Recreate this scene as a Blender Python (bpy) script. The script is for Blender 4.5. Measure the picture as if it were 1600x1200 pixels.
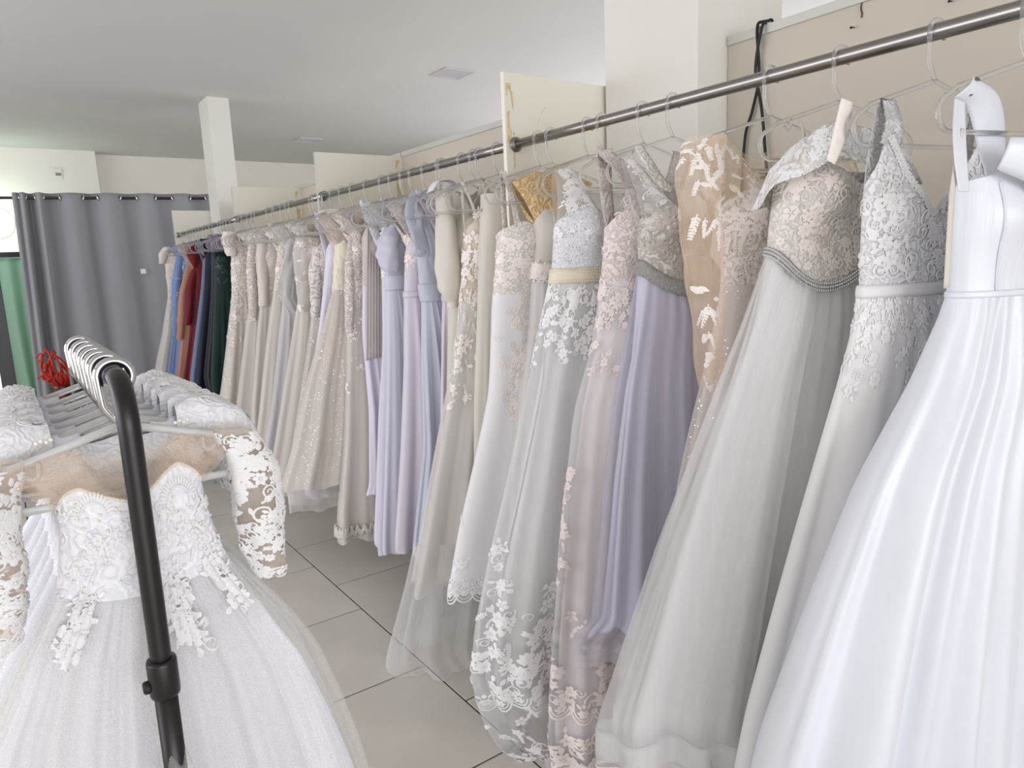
import bpy, math, random
import numpy as np
from mathutils import Matrix, Vector

for o in list(bpy.data.objects):
    bpy.data.objects.remove(o, do_unlink=True)
scene = bpy.context.scene
COL = scene.collection
PI = math.pi

# ------------------------------------------------------------------ camera
F_PX, YAW, PITCH, ROLL, CAM_H = 1109.08, 0.61698, -0.170435, -0.042754, 1.535
def cam_axes():
    fw = np.array([math.sin(YAW)*math.cos(PITCH), math.cos(YAW)*math.cos(PITCH), math.sin(PITCH)])
    r = np.array([math.cos(YAW), -math.sin(YAW), 0.0]); u = np.cross(r, fw)
    r2 = r*math.cos(ROLL)+u*math.sin(ROLL); u2 = -r*math.sin(ROLL)+u*math.cos(ROLL)
    return r2, u2, fw
CR, CU, CF = cam_axes()
cam_d = bpy.data.cameras.new('camera'); cam = bpy.data.objects.new('camera', cam_d); COL.objects.link(cam)
cam_d.sensor_fit = 'HORIZONTAL'; cam_d.sensor_width = 36.0; cam_d.lens = F_PX/1600*36
cam_d.clip_start = 0.05; cam_d.clip_end = 200
cam.matrix_world = Matrix(((CR[0], CU[0], -CF[0], 0), (CR[1], CU[1], -CF[1], 0), (CR[2], CU[2], -CF[2], CAM_H), (0, 0, 0, 1)))
scene.camera = cam

# ------------------------------------------------------------------ light
world = bpy.data.worlds.new('world'); scene.world = world; world.use_nodes = True
wn = world.node_tree.nodes; wn['Background'].inputs['Color'].default_value = (0.86, 0.88, 1.0, 1); wn['Background'].inputs['Strength'].default_value = 1.0
def area(name, loc, direction, sx, sy, power, col):
    d = bpy.data.lights.new(name, 'AREA'); d.shape = 'RECTANGLE'; d.size = sx; d.size_y = sy; d.energy = power; d.color = col
    o = bpy.data.objects.new(name, d); COL.objects.link(o); o.location = loc
    o.rotation_euler = Vector(direction).to_track_quat('-Z', 'Y').to_euler(); return o
area('shopfront_daylight', (-0.2, -7.3, 1.6), (0, 1, 0), 6.0, 2.6, 325, (0.945, 0.945, 1.0))
area('side_fill_light', (-3.3, 4.2, 1.75), (1, 0, 0), 8.0, 2.1, 150, (0.98, 0.95, 1.0))  # added fill from the left, no known window behind it
area('annexe_fill_light', (6.3, 4.2, 1.7), (-1, 0, 0), 7.5, 2.2, 125, (0.96, 0.945, 1.0))  # added fill beyond the divider, brightens the ceiling and back wall there
vs = scene.view_settings
scene.display_settings.display_device = 'sRGB'
vs.view_transform = 'Standard'; vs.look = 'None'; vs.gamma = 1.0; vs.exposure = 0.0; vs.use_curve_mapping = False
scene.cycles.use_denoising = True
scene.cycles.max_bounces = 8; scene.cycles.diffuse_bounces = 5; scene.cycles.transparent_max_bounces = 24
scene.cycles.transmission_bounces = 6; scene.cycles.caustics_refractive = False; scene.cycles.caustics_reflective = False
scene.cycles.sample_clamp_indirect = 6.0

# ------------------------------------------------------------------ pixel helpers (a pixel of the 1600x1200 frame plus a known plane = a point)
def ray(px, py):
    a = (px-800)/F_PX; b = (py-600)/F_PX
    return CF + CR*a - CU*b
CAM = np.array([0, 0, CAM_H])
def at_y(px, py, Y): d = ray(px, py); return CAM + d*(Y/d[1])
def at_x(px, py, X): d = ray(px, py); return CAM + d*(X/d[0])

# ------------------------------------------------------------------ materials
def srgb(h):
    c = [int(h[i:i+2], 16)/255 for i in (0, 2, 4)]
    return tuple(((v+0.055)/1.055)**2.4 if v > 0.04045 else v/12.92 for v in c)+(1.0,)
def new_mat(name):
    m = bpy.data.materials.new(name); m.use_nodes = True
    nt = m.node_tree; nt.nodes.clear(); out = nt.nodes.new('ShaderNodeOutputMaterial')
    return m, nt, out
def N(nt, t, **kw):
    n = nt.nodes.new('ShaderNode'+t)
    for k, v in kw.items():
        if k in n.inputs.keys(): n.inputs[k].default_value = v
        else: setattr(n, k, v)
    return n
def coords(nt, scale=(1, 1, 1)):
    tc = N(nt, 'TexCoord'); mp = N(nt, 'Mapping'); mp.inputs['Scale'].default_value = scale
    nt.links.new(tc.outputs['Object'], mp.inputs['Vector']); return mp.outputs['Vector']
def ramp(nt, fac, stops):
    r = N(nt, 'ValToRGB'); e = r.color_ramp.elements
    while len(e) < len(stops): e.new(0.5)
    for i, (p, c) in enumerate(stops): e[i].position = p; e[i].color = c if len(c) == 4 else (*c, 1)
    nt.links.new(fac, r.inputs['Fac']); return r.outputs['Color']
def bump(nt, h, strength, dist=0.002):
    b = N(nt, 'Bump'); b.inputs['Strength'].default_value = strength; b.inputs['Distance'].default_value = dist
    nt.links.new(h, b.inputs['Height']); return b.outputs['Normal']
def math_n(nt, op, a, b=None):
    n = N(nt, 'Math'); n.operation = op
    for i, v in enumerate((a, b)):
        if v is None: continue
        if isinstance(v, (int, float)): n.inputs[i].default_value = v
        else: nt.links.new(v, n.inputs[i])
    return n.outputs[0]
def mixrgb(nt, fac, a, b):
    n = N(nt, 'Mix'); n.data_type = 'RGBA'
    for s, v in ((0, fac), (6, a), (7, b)):
        if isinstance(v, (int, float, tuple)): n.inputs[s].default_value = v
        else: nt.links.new(v, n.inputs[s])
    return n.outputs[2]
MATS = {}
def plain(name, col, rough=0.6, metal=0.0, noise=0.04, nscale=6.0, bmp=0.0, spec=0.5, bscale=None):
    if name in MATS: return MATS[name]
    m, nt, out = new_mat(name); p = N(nt, 'BsdfPrincipled')
    c = srgb(col); v = coords(nt)
    nz = N(nt, 'TexNoise', Scale=nscale, Detail=4.0); nt.links.new(v, nz.inputs['Vector'])
    lo = tuple(max(0, x*(1-noise)) for x in c[:3])+(1,); hi = tuple(min(1, x*(1+noise)) for x in c[:3])+(1,)
    nt.links.new(ramp(nt, nz.outputs['Fac'], [(0.3, lo), (0.7, hi)]), p.inputs['Base Color'])
    p.inputs['Roughness'].default_value = rough; p.inputs['Metallic'].default_value = metal; p.inputs['Specular IOR Level'].default_value = spec
    if bmp:
        n2 = N(nt, 'TexNoise', Scale=bscale or nscale*12, Detail=3.0); nt.links.new(v, n2.inputs['Vector'])
        nt.links.new(bump(nt, n2.outputs['Fac'], bmp), p.inputs['Normal'])
    nt.links.new(p.outputs[0], out.inputs[0]); MATS[name] = m; return m
def cloth(name, col, rough=0.75, transl=0.2, sheen=0.2, wrinkle=0.25, weave=0.1, spec=0.25, aniso=0.0):
    if name in MATS: return MATS[name]
    m, nt, out = new_mat(name); p = N(nt, 'BsdfPrincipled'); c = srgb(col)
    v = coords(nt, (14, 14, 1.6)); nz = N(nt, 'TexNoise', Scale=1.0, Detail=5.0, Roughness=0.6); nt.links.new(v, nz.inputs['Vector'])
    lo = tuple(x*0.95 for x in c[:3])+(1,)
    col_o = ramp(nt, nz.outputs['Fac'], [(0.3, lo), (0.65, c)]); nt.links.new(col_o, p.inputs['Base Color'])
    p.inputs['Roughness'].default_value = rough; p.inputs['Specular IOR Level'].default_value = spec
    p.inputs['Sheen Weight'].default_value = sheen; p.inputs['Sheen Roughness'].default_value = 0.4
    v2 = coords(nt, (600, 600, 600)); wv = N(nt, 'TexNoise', Scale=1.0, Detail=1.0); nt.links.new(v2, wv.inputs['Vector'])
    h = math_n(nt, 'ADD', math_n(nt, 'MULTIPLY', nz.outputs['Fac'], 4.0*wrinkle), math_n(nt, 'MULTIPLY', wv.outputs['Fac'], weave))
    nt.links.new(bump(nt, h, 0.6, 0.006), p.inputs['Normal'])
    sh = p.outputs[0]
    if transl > 0:
        t = N(nt, 'BsdfTranslucent'); t.inputs['Color'].default_value = c
        mx = N(nt, 'MixShader'); mx.inputs[0].default_value = transl
        nt.links.new(p.outputs[0], mx.inputs[1]); nt.links.new(t.outputs[0], mx.inputs[2]); sh = mx.outputs[0]
    nt.links.new(sh, out.inputs[0]); MATS[name] = m; return m
def tulle(name, col, alpha=0.42, vary=0.12, glitter=0.0):
    """fine net: part see-through, part thread; streaks along the hang of the cloth"""
    if name in MATS: return MATS[name]
    m, nt, out = new_mat(name); c = srgb(col)
    d = N(nt, 'BsdfDiffuse'); d.inputs['Color'].default_value = c
    t = N(nt, 'BsdfTranslucent'); t.inputs['Color'].default_value = c
    ad = N(nt, 'MixShader'); ad.inputs[0].default_value = 0.35
    nt.links.new(d.outputs[0], ad.inputs[1]); nt.links.new(t.outputs[0], ad.inputs[2])
    body = ad.outputs[0]
    v = coords(nt, (70, 70, 0.9)); nz = N(nt, 'TexNoise', Scale=1.0, Detail=3.0); nt.links.new(v, nz.inputs['Vector'])
    v2 = coords(nt, (1100, 1100, 1100)); n2 = N(nt, 'TexNoise', Scale=1.0, Detail=0.0); nt.links.new(v2, n2.inputs['Vector'])
    k = math_n(nt, 'ADD', math_n(nt, 'MULTIPLY', math_n(nt, 'SUBTRACT', nz.outputs['Fac'], 0.5), vary*4), math_n(nt, 'MULTIPLY', math_n(nt, 'SUBTRACT', n2.outputs['Fac'], 0.5), 0.08))
    al = N(nt, 'Clamp'); nt.links.new(math_n(nt, 'ADD', k, alpha), al.inputs[0]); al.inputs['Min'].default_value = 0.05; al.inputs['Max'].default_value = 0.95
    a_o = al.outputs[0]
    if glitter > 0:
        v3 = coords(nt, (260, 260, 260)); vo = N(nt, 'TexVoronoi'); nt.links.new(v3, vo.inputs['Vector']); vo.inputs['Scale'].default_value = 1.0
        sp = N(nt, 'SeparateColor'); nt.links.new(vo.outputs['Color'], sp.inputs[0])
        on = math_n(nt, 'MULTIPLY', math_n(nt, 'GREATER_THAN', sp.outputs[0], 1.0-glitter), math_n(nt, 'LESS_THAN', vo.outputs['Distance'], 0.35))
        g = N(nt, 'BsdfGlossy'); g.inputs['Roughness'].default_value = 0.15
        mg = N(nt, 'MixShader'); nt.links.new(on, mg.inputs[0]); nt.links.new(body, mg.inputs[1]); nt.links.new(g.outputs[0], mg.inputs[2]); body = mg.outputs[0]
        a_o = math_n(nt, 'MAXIMUM', a_o, on)
    tr = N(nt, 'BsdfTransparent'); mx = N(nt, 'MixShader')
    nt.links.new(a_o, mx.inputs[0]); nt.links.new(tr.outputs[0], mx.inputs[1]); nt.links.new(body, mx.inputs[2])
    nt.links.new(mx.outputs[0], out.inputs[0]); MATS[name] = m; return m
def lace(name, col, ground, scale=22.0, curl=26.0, strength=0.9, sheer=None, glitter=0.0, rough=0.65):
    """corded lace: scrolls wound round random centres, raised over the ground cloth; sheer = opacity of the ground net"""
    if name in MATS: return MATS[name]
    m, nt, out = new_mat(name); p = N(nt, 'BsdfPrincipled'); c = srgb(col); g = srgb(ground)
    v = coords(nt)
    wz = N(nt, 'TexNoise', Scale=scale*1.4, Detail=2.0); nt.links.new(v, wz.inputs['Vector'])
    mixv = N(nt, 'VectorMath'); mixv.operation = 'MULTIPLY_ADD'; nt.links.new(wz.outputs['Color'], mixv.inputs[0]); mixv.inputs[1].default_value = (0.03, 0.03, 0.03); nt.links.new(v, mixv.inputs[2])
    vo = N(nt, 'TexVoronoi', Scale=scale); nt.links.new(mixv.outputs[0], vo.inputs['Vector'])
    ring = math_n(nt, 'SINE', math_n(nt, 'MULTIPLY', vo.outputs['Distance'], curl))
    ring = math_n(nt, 'ADD', math_n(nt, 'MULTIPLY', ring, 0.5), 0.5)
    v2 = N(nt, 'TexVoronoi', Scale=scale*3.2); nt.links.new(mixv.outputs[0], v2.inputs['Vector'])
    cell = math_n(nt, 'SUBTRACT', 1.0, math_n(nt, 'MULTIPLY', v2.outputs['Distance'], 1.3))
    h = math_n(nt, 'ADD', math_n(nt, 'MULTIPLY', ring, 0.65), math_n(nt, 'MULTIPLY', cell, 0.5))
    colo = ramp(nt, h, [(0.35, g), (0.6, c)]); nt.links.new(colo, p.inputs['Base Color'])
    p.inputs['Roughness'].default_value = rough; p.inputs['Specular IOR Level'].default_value = 0.3; p.inputs['Sheen Weight'].default_value = 0.15
    nt.links.new(bump(nt, h, strength, 0.0035), p.inputs['Normal'])
    sh = p.outputs[0]
    if glitter > 0:
        v3 = coords(nt, (230, 230, 230)); vg = N(nt, 'TexVoronoi'); nt.links.new(v3, vg.inputs['Vector']); vg.inputs['Scale'].default_value = 1.0
        sp = N(nt, 'SeparateColor'); nt.links.new(vg.outputs['Color'], sp.inputs[0])
        on = math_n(nt, 'MULTIPLY', math_n(nt, 'GREATER_THAN', sp.outputs[0], 1.0-glitter), math_n(nt, 'LESS_THAN', vg.outputs['Distance'], 0.4))
        gl = N(nt, 'BsdfGlossy'); gl.inputs['Roughness'].default_value = 0.12; gl.inputs['Color'].default_value = (0.95, 0.95, 0.95, 1)
        nn = N(nt, 'VectorMath'); nn.operation = 'MULTIPLY_ADD'; geo = N(nt, 'NewGeometry'); nt.links.new(vg.outputs['Color'], nn.inputs[0]); nn.inputs[1].default_value = (0.7, 0.7, 0.7); nt.links.new(geo.outputs['Normal'], nn.inputs[2])
        nrm = N(nt, 'VectorMath'); nrm.operation = 'NORMALIZE'; nt.links.new(nn.outputs[0], nrm.inputs[0]); nt.links.new(nrm.outputs[0], gl.inputs['Normal'])
        mg = N(nt, 'MixShader'); nt.links.new(on, mg.inputs[0]); nt.links.new(sh, mg.inputs[1]); nt.links.new(gl.outputs[0], mg.inputs[2]); sh = mg.outputs[0]
    if sheer is not None:
        tr = N(nt, 'BsdfTransparent'); mx = N(nt, 'MixShader')
        fa = N(nt, 'MapRange'); nt.links.new(h, fa.inputs[0])
        fa.inputs[1].default_value = 0.45; fa.inputs[2].default_value = 0.6; fa.inputs[3].default_value = sheer; fa.inputs[4].default_value = 1.0
        nt.links.new(fa.outputs[0], mx.inputs[0]); nt.links.new(tr.outputs[0], mx.inputs[1]); nt.links.new(sh, mx.inputs[2]); sh = mx.outputs[0]
    nt.links.new(sh, out.inputs[0]); MATS[name] = m; return m
def clear_plastic(name, col=(1.0, 1.0, 1.0, 1), trans=0.86):
    if name in MATS: return MATS[name]
    m, nt, out = new_mat(name); p = N(nt, 'BsdfPrincipled')
    p.inputs['Base Color'].default_value = col; p.inputs['Roughness'].default_value = 0.08
    p.inputs['Transmission Weight'].default_value = trans; p.inputs['IOR'].default_value = 1.24
    v = coords(nt); nz = N(nt, 'TexNoise', Scale=40.0); nt.links.new(v, nz.inputs['Vector'])
    nt.links.new(bump(nt, nz.outputs['Fac'], 0.05, 0.001), p.inputs['Normal'])
    nt.links.new(p.outputs[0], out.inputs[0]); MATS[name] = m; return m

# ------------------------------------------------------------------ mesh helpers
class MB:
    def __init__(s): s.v = []; s.f = []; s.n = 0
    def add(s, verts, faces):
        verts = np.asarray(verts, float); s.v.append(verts); k = s.n
        s.f.extend([tuple(i+k for i in f) for f in faces]); s.n += len(verts); return s
    def box(s, x0, x1, y0, y1, z0, z1):
        v = [(x, y, z) for x in (x0, x1) for y in (y0, y1) for z in (z0, z1)]
        return s.add(v, [(0, 1, 3, 2), (4, 6, 7, 5), (0, 4, 5, 1), (2, 3, 7, 6), (0, 2, 6, 4), (1, 5, 7, 3)])
    def grid(s, P, wrap=False):
        """P rows x cols x 3"""
        R_, C_ = P.shape[:2]; f = []
        cc = C_ if wrap else C_-1
        for i in range(R_-1):
            a = i*C_; b = a+C_
            for j in range(cc):
                k = (j+1) % C_; f.append((a+j, a+k, b+k, b+j))
        return s.add(P.reshape(-1, 3), f)
    def tube(s, path, r, seg=8, closed=False, caps=True):
        P = np.asarray(path, float); n = len(P); r = np.broadcast_to(np.asarray(r, float), (n,))
        T = np.roll(P, -1, 0)-np.roll(P, 1, 0)
        if not closed: T[0] = P[1]-P[0]; T[-1] = P[-1]-P[-2]
        T /= np.linalg.norm(T, axis=1)[:, None]+1e-12
        up = np.array([0, 0, 1.0]) if abs(T[0][2]) < 0.9 else np.array([0, 1.0, 0])
        rows = []; nrm = np.cross(T[0], up); nrm /= np.linalg.norm(nrm)
        for i in range(n):
            nrm = nrm-T[i]*nrm.dot(T[i]); nrm /= np.linalg.norm(nrm)+1e-12; b = np.cross(T[i], nrm)
            a = np.arange(seg)*2*PI/seg
            rows.append(P[i]+r[i]*(np.cos(a)[:, None]*nrm+np.sin(a)[:, None]*b))
        k0 = s.n; G = np.array(rows); s.grid(G, True)
        if closed:
            a = (n-1)*seg
            s.f.extend([(k0+a+j, k0+a+(j+1) % seg, k0+(j+1) % seg, k0+j) for j in range(seg)])
        elif caps:
            s.f.append(tuple(k0+j for j in reversed(range(seg)))); s.f.append(tuple(k0+(n-1)*seg+j for j in range(seg)))
        return s
    def sphere(s, c, r, seg=8, rings=5):
        a = np.linspace(0, 2*PI, seg, endpoint=False); b = np.linspace(0.02, PI-0.02, rings)
        P = np.array([[(c[0]+r*math.sin(t)*math.cos(p), c[1]+r*math.sin(t)*math.sin(p), c[2]+r*math.cos(t)) for p in a] for t in b])
        return s.grid(P, True)
    def lathe(s, prof, c=(0, 0, 0), seg=24):
        a = np.linspace(0, 2*PI, seg, endpoint=False)
        return s.grid(np.array([[(c[0]+r*math.cos(p), c[1]+r*math.sin(p), c[2]+z) for p in a] for r, z in prof]), True)
    def build(s, name, mat, parent=None, smooth=True, bevel=0.0, solid=0.0):
        me = bpy.data.meshes.new(name)
        V = np.concatenate(s.v) if s.v else np.zeros((0, 3))
        me.from_pydata(V.tolist(), [], s.f)
        if smooth: me.polygons.foreach_set('use_smooth', [True]*len(me.polygons))
        me.materials.append(mat); me.update()
        o = bpy.data.objects.new(name, me); COL.objects.link(o)
        if parent is not None: o.parent = parent
        if bevel:
            b = o.modifiers.new('bevel', 'BEVEL'); b.width = bevel; b.segments = 2; b.limit_method = 'ANGLE'
        if solid:
            b = o.modifiers.new('solid', 'SOLIDIFY'); b.thickness = solid; b.offset = 0
        return o
def empty(name, loc=(0, 0, 0), rz=0.0):
    o = bpy.data.objects.new(name, None); COL.objects.link(o); o.location = loc; o.rotation_euler = (0, 0, rz); o.empty_display_size = 0.1; return o
def tag(o, label=None, cat=None, group=None, kind=None):
    if label: o['label'] = label
    if cat: o['category'] = cat
    if group: o['group'] = group
    if kind: o['kind'] = kind
    return o
def smooth_path(pts, n=40, closed=False):
    P = np.asarray(pts, float); m = len(P); out = []
    ts = np.linspace(0, m if closed else m-1, n, endpoint=not closed)
    for t in ts:
        i = int(min(math.floor(t), (m-1) if closed else (m-2))); f = t-i
        g = (lambda k: P[k % m]) if closed else (lambda k: P[min(max(k, 0), m-1)])
        p0, p1, p2, p3 = g(i-1), g(i), g(i+1), g(i+2)
        out.append(0.5*((2*p1)+(-p0+p2)*f+(2*p0-5*p1+4*p2-p3)*f*f+(-p0+3*p1-3*p2+p3)*f**3))
    return np.array(out)

# ------------------------------------------------------------------ the room
XR, ZR = 1.5, 1.928            # centre line of the long clothes rail
XB, XB1 = 2.0, 2.06            # face of the back panels
ZC = 3.166                     # ceiling
P1, P2, P3, P4 = 2.043, 3.827, 5.53, 7.62   # partitions
M_ceil = plain('painted_ceiling', 'D3D2CF', 0.9, noise=0.02, nscale=1.2, bmp=0.15, bscale=9)
M_wall = plain('cream_wall_paint', 'EDE9DF', 0.85, noise=0.03, nscale=1.5, bmp=0.1, bscale=40)
M_white = plain('white_wall_paint', 'EDEDEA', 0.85, noise=0.02, nscale=2, bmp=0.1, bscale=40)
M_board = plain('cream_laminate_board', 'E9E6D9', 0.45, noise=0.015, nscale=2)
M_panel = plain('shaded_laminate_panel', 'C6C0B1', 0.5, noise=0.02, nscale=1.5)  # darker than the boards: the shade on the back panels is put into the colour
M_alu = plain('pale_aluminium_trim', 'C9C9C2', 0.4, 0.3, noise=0.03, nscale=8)
M_pillar = plain('pillar_paint', 'E4E2DA', 0.7, noise=0.02, nscale=2, bmp=0.08, bscale=40)
M_grout = plain('dark_grout', '3A322B', 0.95, noise=0.2, nscale=30)
M_chrome = plain('brushed_steel', '9C9894', 0.28, 1.0, noise=0.03, nscale=3)
M_black = plain('black_paint', '141313', 0.38, noise=0.1, nscale=10, spec=0.5)
M_dark = plain('black_rubber', '161616', 0.6, noise=0.1, nscale=20)
M_grey_rod = plain('dark_metal_rod', '4A4746', 0.3, 0.9)
M_plastic_white = plain('white_plastic', 'E8E6DC', 0.4)
def tile_material():
    m, nt, out = new_mat('porcelain_tile'); p = N(nt, 'BsdfPrincipled')
    oi = N(nt, 'ObjectInfo'); v = coords(nt); nz = N(nt, 'TexNoise', Scale=3.0, Detail=5.0); nt.links.new(v, nz.inputs['Vector'])
    base = ramp(nt, nz.outputs['Fac'], [(0.3, srgb('C4C0B7')), (0.7, srgb('CFCBC2'))])
    hs = N(nt, 'HueSaturation'); nt.links.new(base, hs.inputs['Color'])
    nt.links.new(math_n(nt, 'ADD', math_n(nt, 'MULTIPLY', oi.outputs['Random'], 0.05), 0.975), hs.inputs['Value'])
    nt.links.new(hs.outputs[0], p.inputs['Base Color']); p.inputs['Roughness'].default_value = 0.33; p.inputs['Specular IOR Level'].default_value = 0.4
    n2 = N(nt, 'TexNoise', Scale=14.0, Detail=2.0); nt.links.new(v, n2.inputs['Vector'])
    nt.links.new(bump(nt, n2.outputs['Fac'], 0.04, 0.003), p.inputs['Normal'])
    nt.links.new(p.outputs[0], out.inputs[0]); return m
M_tile = tile_material()

X0, X1, Y0, Y1 = -3.5, 6.5, -7.5, 10.85
floor = tag(MB().box(X0, X1, Y0, 11.3, -0.12, -0.004).build('floor', M_grout, smooth=False), kind='structure')
tile_me = None; rest = MB(); nt_ = 0
LX, LY, T = 1.16, 1.70, 0.60
for ix in range(-8, 9):
    xa = LX+ix*T; stag = 0.0 if ix % 2 else 0.305
    for iy in range(-17, 18):
        ya = LY+stag+iy*T
        if xa < X0-0.3 or xa+T > X1+0.3 or ya < Y0-0.3 or ya+T > 11.4: continue
        near = -1.3 < xa+0.3 < 2.5 and ya > -0.4
        if near:
            if tile_me is None:
                o = MB().box(0.0036, T-0.0036, 0.0036, T-0.0036, -0.008, 0).build('tile', M_tile, floor, smooth=False, bevel=0.0012); tile_me = o.data
            else:
                o = bpy.data.objects.new('tile', tile_me); COL.objects.link(o); o.parent = floor
                b = o.modifiers.new('bevel', 'BEVEL'); b.width = 0.0012; b.segments = 2
            o.location = (xa, ya, 0)
        else:
            rest.box(max(xa+0.003, X0), min(xa+T-0.003, X1), max(ya+0.003, Y0), min(ya+T-0.003, 11.3), -0.008, 0)
tag(rest.build('tile_field', M_tile, floor, smooth=False), kind='stuff')
tag(MB().box(X0-0.2, X1+0.2, Y0-0.2, 11.5, ZC, ZC+0.2).build('ceiling', M_ceil, smooth=False), kind='structure')
tag(MB().box(X0-0.2, 1.255, 10.85, 11.45, 0, ZC).build('wall_back', M_wall, smooth=False), kind='structure')
tag(MB().box(1.255, X1+0.2, 11.12, 11.45, 0, ZC).build('wall_back_recess', M_wall, smooth=False), kind='structure')
# walls with openings: shopfront in front; left and right ones added with the fill lights
def wall_open(name, axis, pos, a0, a1, w0, w1, z0, z1, mat, th=0.2):
    m = MB()
    def b(p, q, r, t):
        if axis == 'x': m.box(pos, pos+th, p, q, r, t)
        else: m.box(p, q, pos, pos+th, r, t)
    b(a0, w0, 0, ZC); b(w1, a1, 0, ZC); b(w0, w1, 0, z0); b(w0, w1, z1, ZC)
    return tag(m.build(name, mat, smooth=False), kind='structure')
wall_open('wall_left', 'x', X0-0.2, Y0-0.2, 10.85, 0.1, 8.3, 0.65, 2.85, M_wall)
wall_open('wall_right', 'x', X1, Y0-0.2, 11.12, 0.4, 8.0, 0.55, 2.85, M_white)
wall_open('wall_front', 'y', Y0-0.2, X0-0.2, X1+0.2, -3.3, 2.9, 0.2, 3.0, M_white)

# ---- pillars
def pillar(name, x0, x1, y0, y1):
    return tag(MB().box(x0, x1, y0, y1, 0, ZC).build(name, M_pillar, smooth=False, bevel=0.004), kind='structure')
pillar('trim_pillar_1', 1.909, 2.36, 1.594, 2.02)
pillar('trim_pillar_2', 1.81, 2.005, 7.24, 7.58)

# ---- divider: back panels, trims, partitions
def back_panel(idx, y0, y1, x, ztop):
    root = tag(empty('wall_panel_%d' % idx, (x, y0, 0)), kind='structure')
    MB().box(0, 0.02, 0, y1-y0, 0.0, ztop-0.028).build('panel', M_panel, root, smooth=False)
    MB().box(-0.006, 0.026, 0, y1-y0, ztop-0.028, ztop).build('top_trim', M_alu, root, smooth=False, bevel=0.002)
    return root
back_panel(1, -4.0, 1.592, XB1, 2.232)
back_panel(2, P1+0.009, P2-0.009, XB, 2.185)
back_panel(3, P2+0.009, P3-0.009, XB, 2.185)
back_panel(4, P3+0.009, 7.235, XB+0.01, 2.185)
def stain_mat():
    m, nt, out = new_mat('dried_glue'); p = N(nt, 'BsdfPrincipled'); p.inputs['Base Color'].default_value = srgb('C9A860'); p.inputs['Roughness'].default_value = 0.6
    v = coords(nt, (60, 60, 18)); nz = N(nt, 'TexNoise', Scale=1.0, Detail=5.0); nt.links.new(v, nz.inputs['Vector'])
    nt.links.new(ramp(nt, nz.outputs['Fac'], [(0.35, srgb('B98A3C')), (0.65, srgb('E2D6A8'))]), p.inputs['Base Color'])
    tr = N(nt, 'BsdfTransparent'); mx = N(nt, 'MixShader'); nt.links.new(math_n(nt, 'GREATER_THAN', nz.outputs['Fac'], 0.5), mx.inputs[0])
    nt.links.new(tr.outputs[0], mx.inputs[1]); nt.links.new(p.outputs[0], mx.inputs[2]); nt.links.new(mx.outputs[0], out.inputs[0]); return m
M_stain = stain_mat()
PART_LABELS = ['cream partition board stained with dried yellow glue, next to the wide pillar',
               'cream partition board between the lilac dresses and the grey lace gowns',
               'cream partition board rising just right of the narrow far pillar',
               'cream partition board at the far end of the rail, against the grey curtain']
for k, (y, xf) in enumerate(((P1, 1.463), (P2, 1.478), (P3, 1.485), (P4, 1.465))):
    xe = (1.998 if k else 1.998)
    if k == 3: xe = 1.995
    o = empty('partition_board', (0, y, 0)); tag(o, PART_LABELS[k], 'partition', 'partition boards')
    MB().box(xf, xe, -0.009, 0.009, 0, 2.16).build('board', M_board, o, smooth=False, bevel=0.0015)
    MB().box(xf-0.0015, xf, -0.009, 0.009, 0, 2.16).build('edge_band', M_alu if k else M_board, o, smooth=False)
    if k == 0:
        m = MB()
        m.box(xf+0.006, xf+0.026, -0.0102, -0.0092, 1.93, 2.125); m.box(xf+0.027, xf+0.034, -0.0102, -0.0092, 1.80, 2.10)
        m.build('glue_residue', M_stain, o, smooth=False)
        m = MB(); pts = smooth_path([(1.60, -0.0098, 2.00), (1.612, -0.0098, 2.03), (1.63, -0.0098, 2.055), (1.655, -0.0098, 2.075)], 14)
        m.tube(pts, [0.0004+0.0016*(i/13)**3 for i in range(14)], 5).build('scratch', M_stain, o)
    if k in (1, 2):
        MB().box(xe-0.045, xe-0.02, -0.012, -0.0095, 1.5, 2.14).build('glue_residue', M_stain, o, smooth=False)

# ---- the long rail, one length for each bay, with round end sockets
RAIL_LABELS = ['thick steel clothes rail of the nearest bay, above the satin and tulle gowns', 'steel clothes rail between the glue-stained partition and the next partition, above the lilac dresses',
               'steel clothes rail above the grey-ivory lace gowns in the third bay', 'steel clothes rail of the farthest bay, above the dark green and navy gowns']
for k, (ya, yb) in enumerate(((-1.6, P1-0.009), (P1+0.009, P2-0.009), (P2+0.009, P3-0.009), (P3+0.009, P4-0.009))):
    o = tag(empty('clothes_rail', (XR, ya, ZR)), RAIL_LABELS[k], 'rail', 'steel clothes rails')
    yy = np.linspace(0.002, yb-ya-0.002, 12)
    MB().tube([(0, y, 0) for y in yy], 0.0155, 20).build('tube', M_chrome, o)
    for e, sgn in ((0.0, 1), (yb-ya, -1)):
        if k == 0 and sgn == 1: continue
        m = MB(); m.lathe([(0.0158, 0.0), (0.0245, 0.0), (0.0255, 0.003), (0.0245, 0.007), (0.019, 0.008), (0.0185, 0.016), (0.0158, 0.016)], seg=24)
        V = m.v[0].copy(); m.v[0] = np.stack([V[:, 0], e+sgn*V[:, 2], V[:, 1]], 1); m.build('end_socket', M_chrome, o)

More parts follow.
